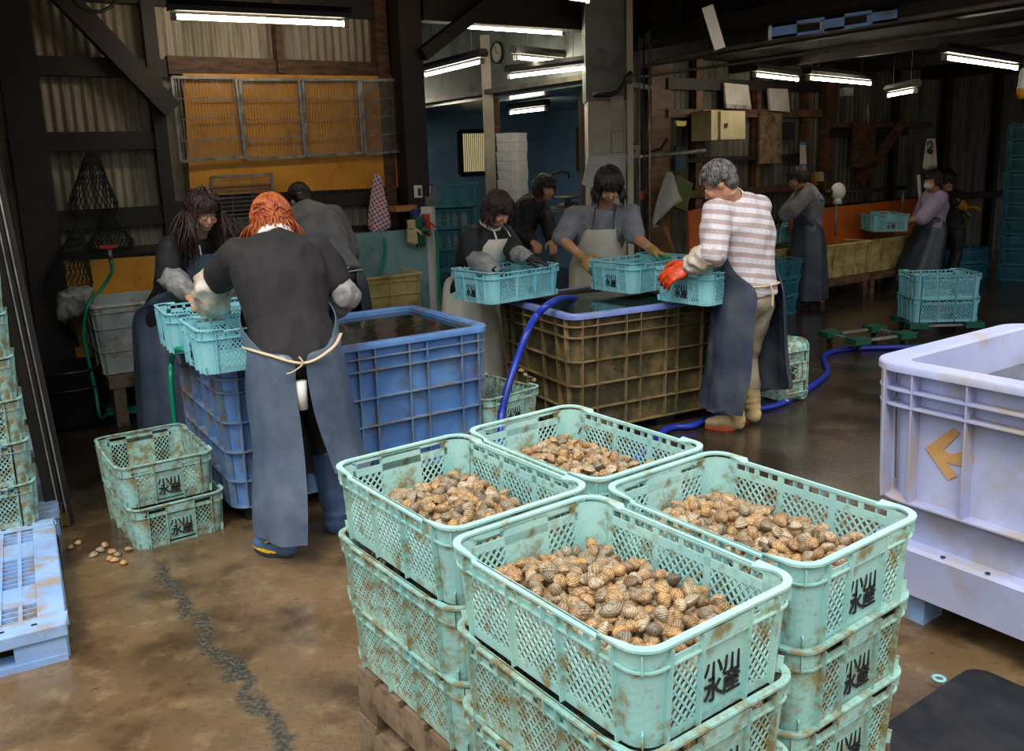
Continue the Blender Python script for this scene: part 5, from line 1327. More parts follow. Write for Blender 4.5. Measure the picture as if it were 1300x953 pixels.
class Person:
    def __init__(s, label, yaw, pel, cst, nck, hd, hyaw, hpitch, arms, feet, S=1.0, wid=.19, extra_turn=0, group=None):
        s.S = S; s.f = fwd(yaw); s.r = Vector((s.f.y, -s.f.x, 0)); s.fs = fwd(yaw+extra_turn); s.rs_ = Vector((s.fs.y, -s.fs.x, 0))
        s.pel, s.cst, s.nck, s.hd = pel, cst, nck, hd
        g = (feet['R'][0]+feet['L'][0])/2; s.g = Vector((g.x, g.y, 0))
        s.root = thing('person', label, 'person', s.g, 0, group)
        up = (nck-cst).normalized(); s.up = up
        s.sh = {'R': nck-up*.07*S+s.rs_*wid*S, 'L': nck-up*.07*S-s.rs_*wid*S}
        s.arms = arms; s.feet = feet
        s.hp = {'R': pel+s.r*.085*S-Vector((0, 0, .06*S)), 'L': pel-s.r*.085*S-Vector((0, 0, .06*S))}
        s.an, s.kn, s.toe = {}, {}, {}
        for k in 'RL':
            ft, ty = feet[k][:2]; s.an[k] = ft+Vector((0, 0, .085)); s.toe[k] = fwd(ty)
            d = s.an[k]-s.hp[k]; L_ = d.length; full = min(.83*S, L_*1.015); bend = math.sqrt(max(0, (full/2)**2-(min(L_, full)/2)**2))
            s.kn[k] = s.hp[k].lerp(s.an[k], .5)+s.f*max(.02, min(.16, bend))
        # head frame
        hf = fwd(hyaw); q = Matrix.Rotation(math.radians(hpitch), 3, Vector((hf.y, -hf.x, 0)))   # positive looks down
        s.hf = (Matrix.Rotation(-math.radians(hpitch), 3, Vector((hf.y, -hf.x, 0))) @ hf).normalized()
        s.hr = s.hf.cross(UP).normalized(); s.hu = s.hr.cross(s.hf).normalized()
        s.HM = Matrix((s.hr, s.hf, s.hu)).transposed()
    def rel(s, mb): mb.v = [(v[0]-s.g.x, v[1]-s.g.y, v[2]) for v in mb.v]; return mb
    def skinned(s, mb, vox, m, name, smooth=4, disp=None, parent=None):
        me = bake(s.rel(mb), vox, smooth, disp); me.materials.append(m); return link(name, me, parent or s.root)
    def H(s, x, y, z): return s.hd + s.HM @ (Vector((x, y, z))*s.S)
    def spine(s):
        c = [s.pel-(s.cst-s.pel)*.25, s.pel, s.pel.lerp(s.cst, .5)-s.f*.01, s.cst, s.cst.lerp(s.nck, .55), s.nck-s.up*.02, s.nck+s.up*.01]
        return c
    def torso(s, mb, inf=0, wscale=1.0, sections=None, low=0):
        c = s.spine(); S = s.S
        w_ = [.150, .168, .140, .168, .175, .10, .06]; d_ = [.105, .118, .10, .125, .105, .075, .06]
        rings = []
        rg = range(low, len(c))
        for i in rg:
            t = (c[min(i+1, len(c)-1)]-c[max(i-1, 0)]).normalized(); k = i/(len(c)-1); r = s.r.lerp(s.rs_, k).normalized()
            r = (r-t*r.dot(t)).normalized(); f_ = t.cross(r); f_ = -f_ if f_.dot(s.f) < 0 and abs(f_.dot(s.f)) > .2 else f_
            rings.append([c[i]+r*(math.cos(a_)*(w_[i]*wscale*S+inf))+f_*(math.sin(a_)*(d_[i]*S+inf)) for a_ in [2*PI*j/22 for j in range(22)]])
        # resample smoothly
        mb.loft(rings); return mb
    def head(s, mb):
        E = lambda x, y, z, a, b, c: mb.ell(s.H(x, y, z), (a*s.S, b*s.S, c*s.S), 20, 14, s.HM)
        E(0, -.012, .030, .074, .092, .088); E(0, .012, -.030, .060, .072, .075); E(0, .040, -.075, .036, .036, .030)   # skull, face, chin
        E(0, .078, -.008, .042, .018, .012); E(.034, .062, -.030, .024, .024, .022); E(-.034, .062, -.030, .024, .024, .022)
        mb.tube([s.H(0, .080, .010), s.H(0, .094, -.012), s.H(0, .104, -.030), s.H(0, .090, -.040)], [.008*s.S, .009*s.S, .012*s.S, .010*s.S], 10)
        E(0, .078, -.058, .022, .012, .009)
        for x in (-1, 1):
            E(x*.072, -.006, -.012, .010, .018, .030)
        mb.tube([s.nck-s.up*.05, s.nck, s.H(0, -.02, -.055)], [.060*s.S, .052*s.S, .050*s.S], 14)
    def face(s, glasses=False, mask=False):
        for x in (-1, 1):
            mb = MB(); mb.ell(s.H(x*.029, .079, .004), (.011*s.S, .006*s.S, .0055*s.S), 12, 8, s.HM, 0); mb.ell(s.H(x*.029, .0835, .004), (.005*s.S, .003*s.S, .005*s.S), 10, 6, s.HM, 1)
            s.rel(mb).build('eye', [EYEW, EYEM], s.root, True)
            mb = MB(); mb.tube([s.H(x*.012, .087, .022), s.H(x*.03, .088, .027), s.H(x*.046, .078, .021)], [.003*s.S, .0036*s.S, .002*s.S], 6); s.rel(mb).build('eyebrow', HBLK, s.root, True)
        if mask:
            mb = MB(); mb.ell(s.H(0, .052, -.045), (.058*s.S, .056*s.S, .052*s.S), 18, 12, s.HM); s.rel(mb).build('face_mask', WHC, s.root, True)
        else:
            mb = MB(); mb.tube([s.H(-.022, .080, -.060), s.H(-.01, .090, -.057), s.H(.01, .090, -.057), s.H(.022, .080, -.060)], [.003, .005, .005, .003], 8); s.rel(mb).build('mouth', LIPS, s.root, True)
        if glasses:
            mb = MB()
            for x in (-1, 1):
                mb.tube([s.H(x*.031+.021*math.cos(a_), .094, .0+.014*math.sin(a_)) for a_ in [2*PI*j/20 for j in range(20)]], .0013, 6, closed=True)
                mb.tube([s.H(x*.052, .093, .004), s.H(x*.070, .05, .004), s.H(x*.078, -.005, 0)], .0013, 6)
            mb.tube([s.H(-.011, .094, .003), s.H(.011, .094, .003)], .0013, 6); s.rel(mb).build('glasses', DARKM, s.root, True)
    def hand(s, mb, k, curl=35, nrm=None, spread=1, S=None):
        el, wr = s.arms[k][:2]; S = S or s.S; d = s.arms[k][2] if len(s.arms[k]) > 2 and s.arms[k][2] is not None else (wr-el)
        d = d.normalized(); n = Vector(nrm if nrm else (0, 0, -1)); n = (n-d*n.dot(d)).normalized(); sd = d.cross(n)    # n = palm side
        if k == 'L': sd = -sd
        # sd points to the thumb
        o = wr
        Rm = Matrix((sd, d, -n)).transposed()
        mb.ell(o+d*.045*S, (.040*S, .055*S, .016*S), 16, 10, Rm); mb.ell(o+d*.015*S, (.028*S, .04*S, .018*S), 14, 8, Rm)
        for i, (x, L_) in enumerate(((.030, .070), (.010, .078), (-.011, .073), (-.030, .058))):
            p = o+d*.082*S+sd*x*S; a_ = math.radians(curl*.5+4*i); pts = [o+d*.05*S+sd*x*.8*S, p]; q = p
            for seg_, fr_ in ((0, .42), (1, .32), (2, .26)):
                dr = (d*math.cos(a_)+n*math.sin(a_)+sd*(x*.8*spread)).normalized(); q = q+dr*L_*fr_*S; pts.append(q); a_ += math.radians(curl*.75)
            mb.tube(pts, [.010*S, .0098*S, .009*S, .0083*S, .007*S], 8); mb.ell(q, (.007*S,)*3, 8, 6)
        t0 = o+d*.018*S+sd*.026*S; t1 = t0+(d*.55+sd*.75+n*.25).normalized()*.036*S; t2 = t1+(d*.85+sd*.3+n*.35).normalized()*.03*S; t3 = t2+(d*.9+n*.5).normalized()*.022*S
        mb.tube([t0, t1, t2, t3], [.015*S, .0125*S, .011*S, .008*S], 8); mb.ell(t3, (.008*S,)*3, 8, 6)
    def body(s, hands=True):
        mb = MB(); S = s.S; s.torso(mb, -.012)
        for k in 'RL':
            el, wr = s.arms[k][:2]; d = (wr-el).normalized()
            limb(mb, [s.sh[k], s.sh[k].lerp(el, .5), el, el.lerp(wr, .35), wr], [.052*S, .044*S, .038*S, .038*S, .027*S])
            s.hand(mb, k, *(s.arms[k][3] if len(s.arms[k]) > 3 else (35,)))
            limb(mb, [s.hp[k], s.hp[k].lerp(s.kn[k], .5), s.kn[k], s.kn[k].lerp(s.an[k], .35), s.an[k]], [.082*S, .07*S, .05*S, .05*S, .034*S])
            mb.ell(s.an[k]+s.toe[k]*.06-Vector((0, 0, .045)), (.10, .042, .035), 14, 8, Matrix((s.toe[k], Vector((-s.toe[k].y, s.toe[k].x, 0)), UP)).transposed())
        s.head(mb)
        return s.skinned(mb, .0075*max(1, s.S), SKIN, 'body', 3)
    def shirt(s, m, sleeve=1.0, inf=.014, amp=.010, name='shirt', seed=1, fore=True, slack=0, hem=True):
        mb = MB(); S = s.S; s.torso(mb, inf+.004, 1.02, low=1 if hem else 0)
        for k in 'RL':
            el, wr = s.arms[k][:2]; a_ = s.sh[k]; r0, r1, r2 = (.056+inf)*S, (.050+inf+slack)*S, (.046+inf+slack)*S
            mb.ell(a_, (r0*1.02,)*3, 14, 10)
            cx = s.nck-s.up*.07*S
            limb(mb, [cx, a_], [.062*S, r0*.97])
            if sleeve <= 1: limb(mb, [a_, a_.lerp(el, sleeve*.5), a_.lerp(el, sleeve)], [r0, r1, r2])
            else: limb(mb, [a_, a_.lerp(el, .5), el, el.lerp(wr, sleeve-1)], [r0, r1, r2, r2*.8])
        return s.skinned(mb, .0095, m, name, 5, folds(amp, 9, seed, (1, 1, .55)))
    def collar(s, m=None, r=.058):
        c = s.nck; t = (s.H(0, -.02, -.05)-s.nck).normalized(); a_ = t.orthogonal().normalized(); b_ = t.cross(a_); rings = []
        for rr_, h in ((r, -.03), (r*1.1, .012), (r*1.0, .042), (r*.93, .040), (r*.9, -.02)): rings.append([c+t*h*s.S+(a_*math.cos(x)+b_*math.sin(x))*rr_*s.S for x in [2*PI*j/24 for j in range(24)]])
        mb = MB(); rings.append(rings[0]); mb.loft(rings, cap=False); return s.rel(mb).build('collar', m or WHC, s.root, True)
    def trousers(s, m, to=1.0, amp=.008, inf=.016):
        mb = MB(); S = s.S; c = s.spine(); mb.ell(s.pel-Vector((0, 0, .02)), (.160*S+inf, .115*S+inf, .12*S), 20, 12, Matrix((s.r, s.f, UP)).transposed())
        for k in 'RL':
            e = s.kn[k].lerp(s.an[k], to); limb(mb, [s.hp[k], s.hp[k].lerp(s.kn[k], .5), s.kn[k], e], [.088*S+inf, .074*S+inf, .056*S+inf, .050*S+inf])
        return s.skinned(mb, .0095, m, 'trousers', 5, folds(amp, 9, 4, (1, 1, .5)))
    def boot(s, k, m, sole, top=.75, band=None, r=.058):
        an = s.an[k]; t = s.toe[k]; kn = s.kn[k]; sd = Vector((-t.y, t.x, 0)); z0 = Vector((an.x, an.y, 0))
        tp = an.lerp(kn, top); mb = MB()
        limb(mb, [tp, an.lerp(kn, .35*top), an+Vector((0, 0, .01)), ], [r*1.08, r, r*.88])
        Rm = Matrix((t, sd, UP)).transposed()
        mb.ell(z0+t*.0+Vector((0, 0, .055)), (.062, .046, .06), 16, 10, Rm); mb.ell(z0+t*.07+Vector((0, 0, .05)), (.085, .045, .045), 16, 10, Rm); mb.ell(z0+t*.125+Vector((0, 0, .042)), (.062, .046, .034), 16, 10, Rm)
        o = s.skinned(mb, .008, m, 'boot', 3, folds(.004, 12, 5, (1, 1, 2)))
        sl = MB(); out = []
        for j in range(24):
            a_ = 2*PI*j/24; x = math.cos(a_); y = math.sin(a_); L_ = .062+.0; out.append((x*(.125 if x > 0 else .066)+.06, y*(.050-.008*(x < -.2))))
        sl.loft([[z0+t*x*sc+sd*y*sc+Vector((0, 0, z)) for x, y in out] for z, sc in ((0, .98), (.004, 1), (.022, 1.0), (.026, .98))]); s.rel(sl).build('boot_sole', sole, o, False)
        if band:
            b_ = MB(); b_.loft([[z0+t*x*sc+sd*y*sc+Vector((0, 0, z)) for x, y in out] for z, sc in ((.023, 1.03), (.031, 1.03), (.033, .95))]); s.rel(b_).build('boot_trim', band, o, False)
            b_ = MB(); cc = z0+t*.035+Vector((0, 0, .09)); dd = (t*.5+UP*.85).normalized(); u_ = dd.cross(sd)
            b_.tube([cc+sd*math.cos(a_)*.058+u_*math.sin(a_)*.072 for a_ in [2*PI*j/20 for j in range(20)]], .005, 6, closed=True); s.rel(b_).build('boot_strap', band, o, True)
        return o
    def cover(s, k, m, a0=.0, a1=.88, r=.062, seed=0, up_=.15):
        el, wr = s.arms[k][:2]; st = el.lerp(s.sh[k], up_); mb = MB(); S = s.S
        limb(mb, [st, el, el.lerp(wr, .45), el.lerp(wr, .8), el.lerp(wr, a1+.1)], [.050*S, r*S, r*1.05*S, r*.86*S, .036*S])
        return s.skinned(mb, .0075, m, 'sleeve_cover', 4, folds(.013, 13, seed))
    def glove(s, k, m, m2=None, cuff=.04, fat=1.2):
        mb = MB(); el, wr = s.arms[k][:2]; d = (wr-el).normalized(); S0 = s.S; 
        s.hand(mb, k, *(s.arms[k][3] if len(s.arms[k]) > 3 else (35,)), S=s.S*fat)
        mb.tube([wr-d*cuff, wr, wr+d*.02], [.036*S0, .033*S0, .03*S0], 14)
        me = bake(s.rel(mb), .0045, 3); me.materials.append(m)
        if m2:
            me.materials.append(m2); n = Vector(s.arms[k][3][1] if len(s.arms[k]) > 3 and len(s.arms[k][3]) > 1 else (0, 0, -1)); w_ = wr-s.g
            for p in me.polygons:
                if (p.center-w_).dot(d) > .04 and (p.normal.dot(n) > -.1 or (p.center-w_).dot(d) > .105): p.material_index = 1
        return link('glove', me, s.root)
    def hair(s, m, length=.10, curl=0, n=260, cap=1.0, bangs=.05, seed=0, lift=1.0, back=-.35, thick=.0075):
        n = int(n*1.25); thick *= .85
        R_ = random.Random(seed); mb = MB(); S = s.S; ax = (.082*lift, .102*lift, .097*lift); c0 = (0, -.014, .032)
        mb.ell(s.H(0, -.026, .036), (.079*S*lift*cap, .092*S*lift*cap, .092*S*lift*cap), 24, 16, s.HM)
        mb.ell(s.H(0, -.052, -.006), (.070*S*cap, .055*S*cap, .075*S*cap), 20, 12, s.HM)
        Hi = s.HM.transposed(); dn = Hi @ Vector((0, 0, -1))
        for i in range(n):
            while True:
                u = Vector((R_.gauss(0, 1), R_.gauss(0, 1), R_.gauss(0, 1))).normalized()
                if u.z < back: continue
                if u.y > .35 and u.z < .45: continue
                if u.y > 0.05 and u.z < .05: continue
                break
            p = Vector((u.x*ax[0], u.y*ax[1], u.z*ax[2])); L_ = length*R_.uniform(.75, 1.15)
            front = u.y > .3
            if front: L_ = min(L_, bangs*R_.uniform(.8, 1.4)+.04)
            v = Vector((u.x, u.y*.9+(.3 if front else 0), .0)); v = (v-u*v.dot(u))
            v = (v.normalized() if v.length > .01 else Vector((0, -1, 0)))+dn*.7; v.normalize(); pts = []; k = 9; ph = R_.uniform(0, 6)
            st = L_/k*(1.6 if not front else 1.1)
            for q in range(k):
                pts.append(p.copy()); v = (v+dn*.32+Vector((R_.gauss(0, .12), R_.gauss(0, .12), 0))).normalized(); p = p+v*st
                e = Vector((p.x/ax[0], p.y/ax[1], p.z/ax[2]))
                if p.z > -.05 and (e.length < 1.02 or e.length > 1.10): e = e.normalized()*(1.02 if e.length < 1.02 else 1.10); p = Vector((e.x*ax[0], e.y*ax[1], e.z*ax[2]))
                if curl: p += Vector((math.cos(ph+q*1.7), math.sin(ph+q*1.7), 0))*curl
                if not front and p.y > .02 and p.z < .055 and abs(p.x) < .07: p.x = math.copysign(.074, p.x if p.x else 1)
                if front and p.z < -.0: p.z = -.0
            W_ = [s.H(*(Vector(c0)+q)) for q in pts]; t = thick*R_.uniform(.7, 1.2)*S
            mb.tube(W_, [t*.8, t, t, t, t, t*.95, t*.85, t*.6, t*.25], 5, flat=.6)
        return s.rel(mb).build('hair', m, s.root, True)
    def apron(s, m, levels, fold=.012, nf=9, seed=0, name='apron', hemlift=None, cols=40):
        """levels: (centre, rx, ry, from_deg, to_deg); angles from the front, + to the wearer's left... both may differ"""
        R_ = random.Random(seed); ph = R_.uniform(0, 6); outer = []; 
        for i, (c, rx, ry, a0, a1) in enumerate(levels):
            k = i/(len(levels)-1); row = []
            for j in range(cols+1):
                a_ = math.radians(a0+(a1-a0)*j/cols); w_ = 1+fold*math.sin(nf*a_+ph+k)*(k**1.2)*6+fold*2*math.sin(nf*2.3*a_+ph*2)*k
                z = 0
                row.append(c+s.f*math.cos(a_)*ry*w_-s.r*math.sin(a_)*rx*w_+Vector((0, 0, z)))
            outer.append(row)
        # subdivide between the levels with a smooth curve
        fine = []
        for i in range(len(outer)-1):
            p0, p1, p2, p3 = outer[max(0, i-1)], outer[i], outer[i+1], outer[min(len(outer)-1, i+2)]
            for q in range(6):
                t = q/6; fine.append([.5*((2*b)+(c-a)*t+(2*a-5*b+4*c-d)*t*t+(3*b-a-3*c+d)*t**3) for a, b, c, d in zip(p0, p1, p2, p3)])
        fine.append(outer[-1])
        if hemlift:
            A0, A1 = levels[-1][3:5]; zb_ = levels[-1][0].z
            for row in fine:
                for j, p in enumerate(row): p.z = max(p.z, zb_+hemlift(A0+(A1-A0)*j/cols)+p.z*.02)
        mb = MB(); nC = cols+1; rings = []
        for i, row in enumerate(fine):
            cx = sum(row, Vector())/len(row); inn = []
            for j, p in enumerate(row):
                t = row[min(j+1, cols)]-row[max(j-1, 0)]; n_ = Vector((t.y, -t.x, 0)); n_ = n_.normalized() if n_.length > 1e-6 else Vector((0, 0, 0)); inn.append(p+n_*.004)
            rings.append(row+inn[::-1])
        mb.loft(rings); s.rel(mb)
        f_ = folds(.004, 7, seed, (1, 1, .4)); mb.v = [(v[0]+f_(Vector(v)), v[1]+f_(Vector(v)), v[2]) for v in mb.v]
        return mb.build(name, m, s.root, True, 60)
    def cord(s, pts, m=None, r=.006, name='apron_tie', parent=None):
        mb = MB(); mb.tube(curve_pts([Vector(p) for p in pts]), r, 8, flat=.6); return s.rel(mb).build(name, m or TIE, parent or s.root, True)
    def info(s, nm):
        print('PERSON', nm, 'uarm', [round((s.arms[k][0]-s.sh[k]).length, 2) for k in 'RL'], 'farm', [round((s.arms[k][1]-s.arms[k][0]).length, 2) for k in 'RL'], 'spine', round((s.cst-s.pel).length+(s.nck-s.cst).length, 2), 'neck-head', round((s.hd-s.nck).length, 2),
              'leg', [round((s.an[k]-s.hp[k]).length, 2) for k in 'RL'], 'pel z', round(s.pel.z, 2), 'head top', round(s.hd.z+.12, 2))
def fl(x, y): return Vector((x, y, 0))
def lv(p, dz, off=0): return Vector((p.x, p.y, 0))
# ---- orange-haired worker seen from behind
s = Person('person with orange hair seen from behind, charcoal jacket, long navy apron, sorting in a crate', 108,
           at(375, 452, 3.70), at(358, 362, 3.82), at(350, 305, 3.95), at(345, 283, 4.03), 112, 18,
           {'L': (at(268, 362, 4.02), at(272, 404, 4.14), Vector((.5, .5, -.6)), (30, (0, 0, -1))), 'R': (at(438, 374, 3.95), at(405, 398, 4.15), None, (30, (0, 0, -1)))},
           {'L': (atz(364, 706), 150), 'R': (atz(428, 676), 50)}, S=1.0, wid=.165)
s.info('orange'); s.body(); s.shirt(JBLK, .66, .026, .010, 'jacket', 2, slack=.008, hem=False); s.collar(WHC, .078); s.trousers(PBLK, .25)
for k in 'LR': s.boot(k, BTBL, BTSO, .8, BTYE, r=.066)
s.cover('L', COVB, r=.080, seed=3, up_=.42); s.cover('R', COVG, r=.072, seed=4, up_=.42); s.glove('L', GBLK); s.glove('R', GBLK)
s.hair(HORG, .115, .003, 560, 1.0, .05, 3, 1.04, -.5, .006)
P_ = s.pel
ap = s.apron(ANAVY, [(s.cst+Vector((0, 0, .02)), .16, .15, -60, 60), (s.cst.lerp(s.pel, .45), .20, .17, -100, 100), (s.cst.lerp(s.pel, .8), .20, .18, -138, 138), (P_+V(0, 0, .03), .195, .18, -170, 172), (P_-V(0, 0, .12), .215, .20, -172, 174), (P_-V(0, 0, .36)+s.r*.02, .225, .215, -166, 172), (Vector((P_.x, P_.y-.02, .28))+s.r*.03, .25, .245, -152, 170), (Vector((P_.x, P_.y-.03, .115))+s.r*.04, .265, .265, -140, 166)], .008, 8, 2, hemlift=lambda a_: .27*min(1, max(0, (-a_-50)/40)) + .13*min(1, max(0, (75-abs(a_))/40)))
bk = P_+V(0, 0, .01)-s.f*.20
s.cord([P_+V(0, 0, .08)+s.r*.20, P_+V(0, 0, .05)+s.r*.14-s.f*.15, bk+s.r*.02, P_+V(0, 0, .05)-s.r*.12-s.f*.155, P_+V(0, 0, .06)-s.r*.21], r=.008)
s.cord([bk-s.r*.0+V(0, 0, .03)-s.f*.01, bk+s.r*.012-s.f*.015, bk-s.r*.03-s.f*.012-V(0, 0, .03), bk-s.r*.055-s.f*.012-V(0, 0, .035)], r=.006, name='tie_knot')
mb = MB(); q = bk-V(0, 0, .14)+s.r*.0; mb.lathe([(0, -.06), (.024, -.06), (.026, .06), (0, .06)], q+s.f*.03, 14); s.rel(mb).build('white_belt_tail', WHC, s.root, True)
# ---- curly-haired woman
s = Person('person with long curly dark hair and glasses, navy apron, bending over the cyan crates', -35,
           at(213, 408, 5.15), at(240, 345, 4.98), at(252, 300, 4.90), at(258, 268, 4.82), -52, 20,
           {'R': (at(214, 348, 4.78), at(240, 374, 4.62), None, (40, (0, 0, -1))), 'L': (at(296, 350, 4.85), at(262, 392, 4.70), None, (30, (0, 0, -1)))},
           {'R': (fl(-2.13, 5.05), -40), 'L': (fl(-1.98, 5.28), -30)}, S=.95, wid=.165)
s.info('curly'); s.body(); s.shirt(SBLK, 1.0, .018, .008, seed=5, slack=.01); s.trousers(PBLK)
for k in 'LR': s.boot(k, BTBL, BTSO, .6)
s.cover('R', COVG, r=.068, seed=6, up_=.25); s.cover('L', COVG, r=.06, seed=7); s.glove('L', GBLK)
s.hair(HBRN, .24, .008, 760, 1.0, .06, 5, 1.01, -.5, .0072); s.face(glasses=True)
P_ = s.pel
ap = s.apron(ANAVY, [(s.cst+(s.nck-s.cst)*.55, .11, .165, -52, 52), (s.cst, .14, .185, -62, 62), (s.cst.lerp(s.pel, .5), .18, .18, -95, 95), (P_+V(0, 0, .05), .18, .165, -125, 125), (P_-V(0, 0, .15), .20, .185, -125, 125), (Vector((P_.x, P_.y, .12)), .23, .22, -120, 120)], .008, 9, 4)
a_ = s.cst+(s.nck-s.cst)*.55
for x in (-1, 1): s.cord([a_+s.f*.165+s.r*x*.075, s.nck+s.f*.075+s.r*x*.065+V(0, 0, -.01), s.nck-s.f*.02+s.r*x*.07+V(0, 0, .03), s.nck-s.f*.07+V(0, 0, .02)], WHC, .007, 'neck_strap')
# ---- grey man bent over the beige basin
s = Person('person in a grey sweatshirt bent away over the beige basin, black hair, dark apron', 118,
           at(428, 352, 5.95), at(408, 300, 6.15), at(390, 266, 6.40), at(381, 254, 6.52), 125, 40,
           {'R': (at(444, 318, 6.3), at(440, 345, 6.5)), 'L': (at(372, 318, 6.4), at(384, 345, 6.55))},
           {'R': (fl(-1.10, 6.0), 110), 'L': (fl(-1.35, 5.88), 110)}, S=1.0, wid=.17)
s.info('grey'); s.body(); s.shirt(SGR2, 1.6, .018, .010, 'sweatshirt', 7, slack=.012); s.trousers(PBLK); s.hair(HBLK, .05, 0, 260, 1.0, .03, 7, .98, -.3, .007)
for k in 'LR': s.boot(k, BTWH, BTSO, .6); s.glove(k, GBLK)
P_ = s.pel
s.apron(AGRY, [(s.cst, .14, .15, -60, 60), (s.cst.lerp(P_, .6), .175, .155, -110, 110), (P_-V(0, 0, .02), .19, .17, -155, 155), (P_-V(0, 0, .3), .22, .20, -150, 150), (Vector((P_.x, P_.y, .15)), .25, .23, -145, 145)], .008, 8, 5)
bk = P_+V(0, 0, .05)-s.f*.15
s.cord([bk+s.r*.15+s.f*.06, bk, bk-s.r*.15+s.f*.06], WHC, .006); s.cord([bk+V(0, 0, .03)+s.r*.04, bk-s.f*.01, bk-V(0, 0, .05)-s.r*.03-s.f*.01], WHC, .005, 'tie_knot')
# ---- woman in white apron
s = Person('person with short brown hair, black top, cream apron and grey sleeve covers, sorting', -42,
           at(596, 366, 6.05), at(612, 314, 5.88), at(622, 287, 5.82), at(632, 266, 5.72), -45, 34,
           {'R': (at(598, 326, 5.72), at(630, 344, 5.56), Vector((.7, -.2, -.4)), (30, (0, 0, -1))), 'L': (at(655, 322, 5.75), at(670, 327, 5.60), Vector((.9, -.2, -.25)), (25, (0, 0, -1)))},
           {'R': (fl(-.40, 6.1), -50), 'L': (fl(-.22, 6.25), -35)}, S=.95, wid=.165)
s.info('white apron'); s.body(); s.shirt(SBLK, 1.0, .018, .008, seed=9, slack=.01); s.trousers(PBLK); s.collar(WHC, .072)
for k in 'LR': s.boot(k, BTWH, BTSO, .6)
s.cover('R', COVG, r=.066, seed=8, up_=.3); s.cover('L', COVG, r=.058, seed=9); s.glove('L', GBLK); s.glove('R', GBLK)
s.hair(HBRN, .12, .002, 420, 1.0, .07, 8, 1.02, -.5, .0075); s.face()
P_ = s.pel
s.apron(AWHT, [(s.cst+(s.nck-s.cst)*.45, .11, .165, -50, 50), (s.cst, .14, .185, -58, 58), (s.cst.lerp(P_, .5), .18, .18, -85, 85), (P_+V(0, 0, .06), .175, .16, -125, 125), (P_-V(0, 0, .1), .20, .185, -135, 135), (P_-V(0, 0, .35), .225, .21, -135, 135), (Vector((P_.x, P_.y, .15)), .25, .235, -130, 130)], .008, 9, 6)
a_ = s.cst+(s.nck-s.cst)*.45
for x in (-1, 1): s.cord([a_+s.f*.165+s.r*x*.07, s.nck+s.f*.075+s.r*x*.06-V(0, 0, .01), s.nck-s.f*.01+s.r*x*.075+V(0, 0, .02)], WHC, .007, 'neck_strap')
# ---- middle man
s = Person('person with shaggy dark hair, grey t-shirt, cream apron and green-palmed tan gloves', -92,
           at(757, 352, 6.55), at(760, 300, 6.42), at(768, 262, 6.30), at(773, 236, 6.18), -88, 34,
           {'R': (at(712, 303, 6.30), at(741, 328, 6.02), Vector((.35, -.5, -.35)), (45, (.6, 0, -.6))), 'L': (at(806, 300, 6.25), at(832, 320, 6.02), Vector((.5, -.5, -.2)), (45, (-.3, 0, -.8)))},
           {'R': (fl(.50, 6.65), -100), 'L': (fl(.76, 6.65), -80)}, S=1.02, wid=.195)
s.info('middle man'); s.body(); s.shirt(SGRY, .92, .016, .010, 't_shirt', 11, slack=.012); s.trousers(PBLK)
for k in 'LR': s.boot(k, BTWH, BTSO, .6)
s.glove('R', GYEL, GGRN, .05); s.glove('L', GYEL, GGRN, .05); s.hair(HBLK, .13, .003, 460, 1.03, .06, 11, 1.08, -.45, .0085); s.face()
P_ = s.pel
s.apron(AWHT, [(s.cst+(s.nck-s.cst)*.3, .13, .19, -50, 50), (s.cst, .15, .205, -58, 58), (s.cst.lerp(P_, .5), .19, .20, -80, 80), (P_+V(0, 0, .05), .20, .20, -100, 100), (P_-V(0, 0, .3), .21, .19, -95, 95), (Vector((P_.x, P_.y, .2)), .24, .22, -95, 95)], .006, 7, 7)
a_ = s.cst+(s.nck-s.cst)*.3
for x in (-1, 1): s.cord([a_+s.f*.19+s.r*x*.075, s.nck-s.up*.08+s.f*.115+s.r*x*.07, s.nck+s.f*.05+s.r*x*.07], DARKM, .006, 'neck_strap')
# ---- striped shirt man
s = Person('person with grey hair in a striped shirt, slate apron, beige trousers and boots, orange gloves', 128,
           at(950, 374, 5.16), at(946, 300, 5.16), at(932, 254, 5.12), at(913, 232, 5.06), 160, 34,
           {'L': (at(905, 322, 4.92), at(874, 338, 5.02), Vector((-.85, .05, -.4)), (38, (.2, .7, -.7))), 'R': (at(955, 318, 5.50), at(905, 336, 5.62), None, (40, (0, 0, -1)))},
           {'L': (atz(934, 545), 165), 'R': (atz(957, 538)+Vector((0, .04, 0)), 130)}, S=1.02, wid=.185)
s.info('striped'); s.body(); s.shirt(SSTR, 1.1, .026, .010, 'shirt', 13, slack=.006); s.collar(SSTR, .062); s.trousers(PBEI, .55, .010, .014)
for k in 'LR': s.boot(k, BTBE, BTOR, .95, r=.06)
s.cover('L', COVB, r=.074, seed=12, up_=.12, a1=.88); s.cover('R', COVB, r=.066, seed=13); s.glove('L', GORG, None, .07, 1.35); s.glove('R', GORG)
s.hair(HGRY, .045, 0, 330, .97, .02, 13, .97, -.35, .0065); s.face()
P_ = s.pel
s.apron(AGRY, [(s.cst+V(0, 0, .02), .18, .17, -60, 70), (s.cst.lerp(P_, .5), .205, .18, -100, 108), (P_+V(0, 0, .05), .205, .185, -150, 142), (P_-V(0, 0, .12), .225, .20, -152, 140), (P_-V(0, 0, .42), .24, .23, -152, 134), (Vector((P_.x, P_.y, .28))+s.f*.0, .255, .25, -152, 128), (Vector((P_.x, P_.y, .09))+s.f*.02, .26, .26, -152, 124)], .009, 8, 8, hemlift=lambda a_: .06+.1*max(0, (-a_-60)/80))
w0 = P_+V(0, 0, .07)
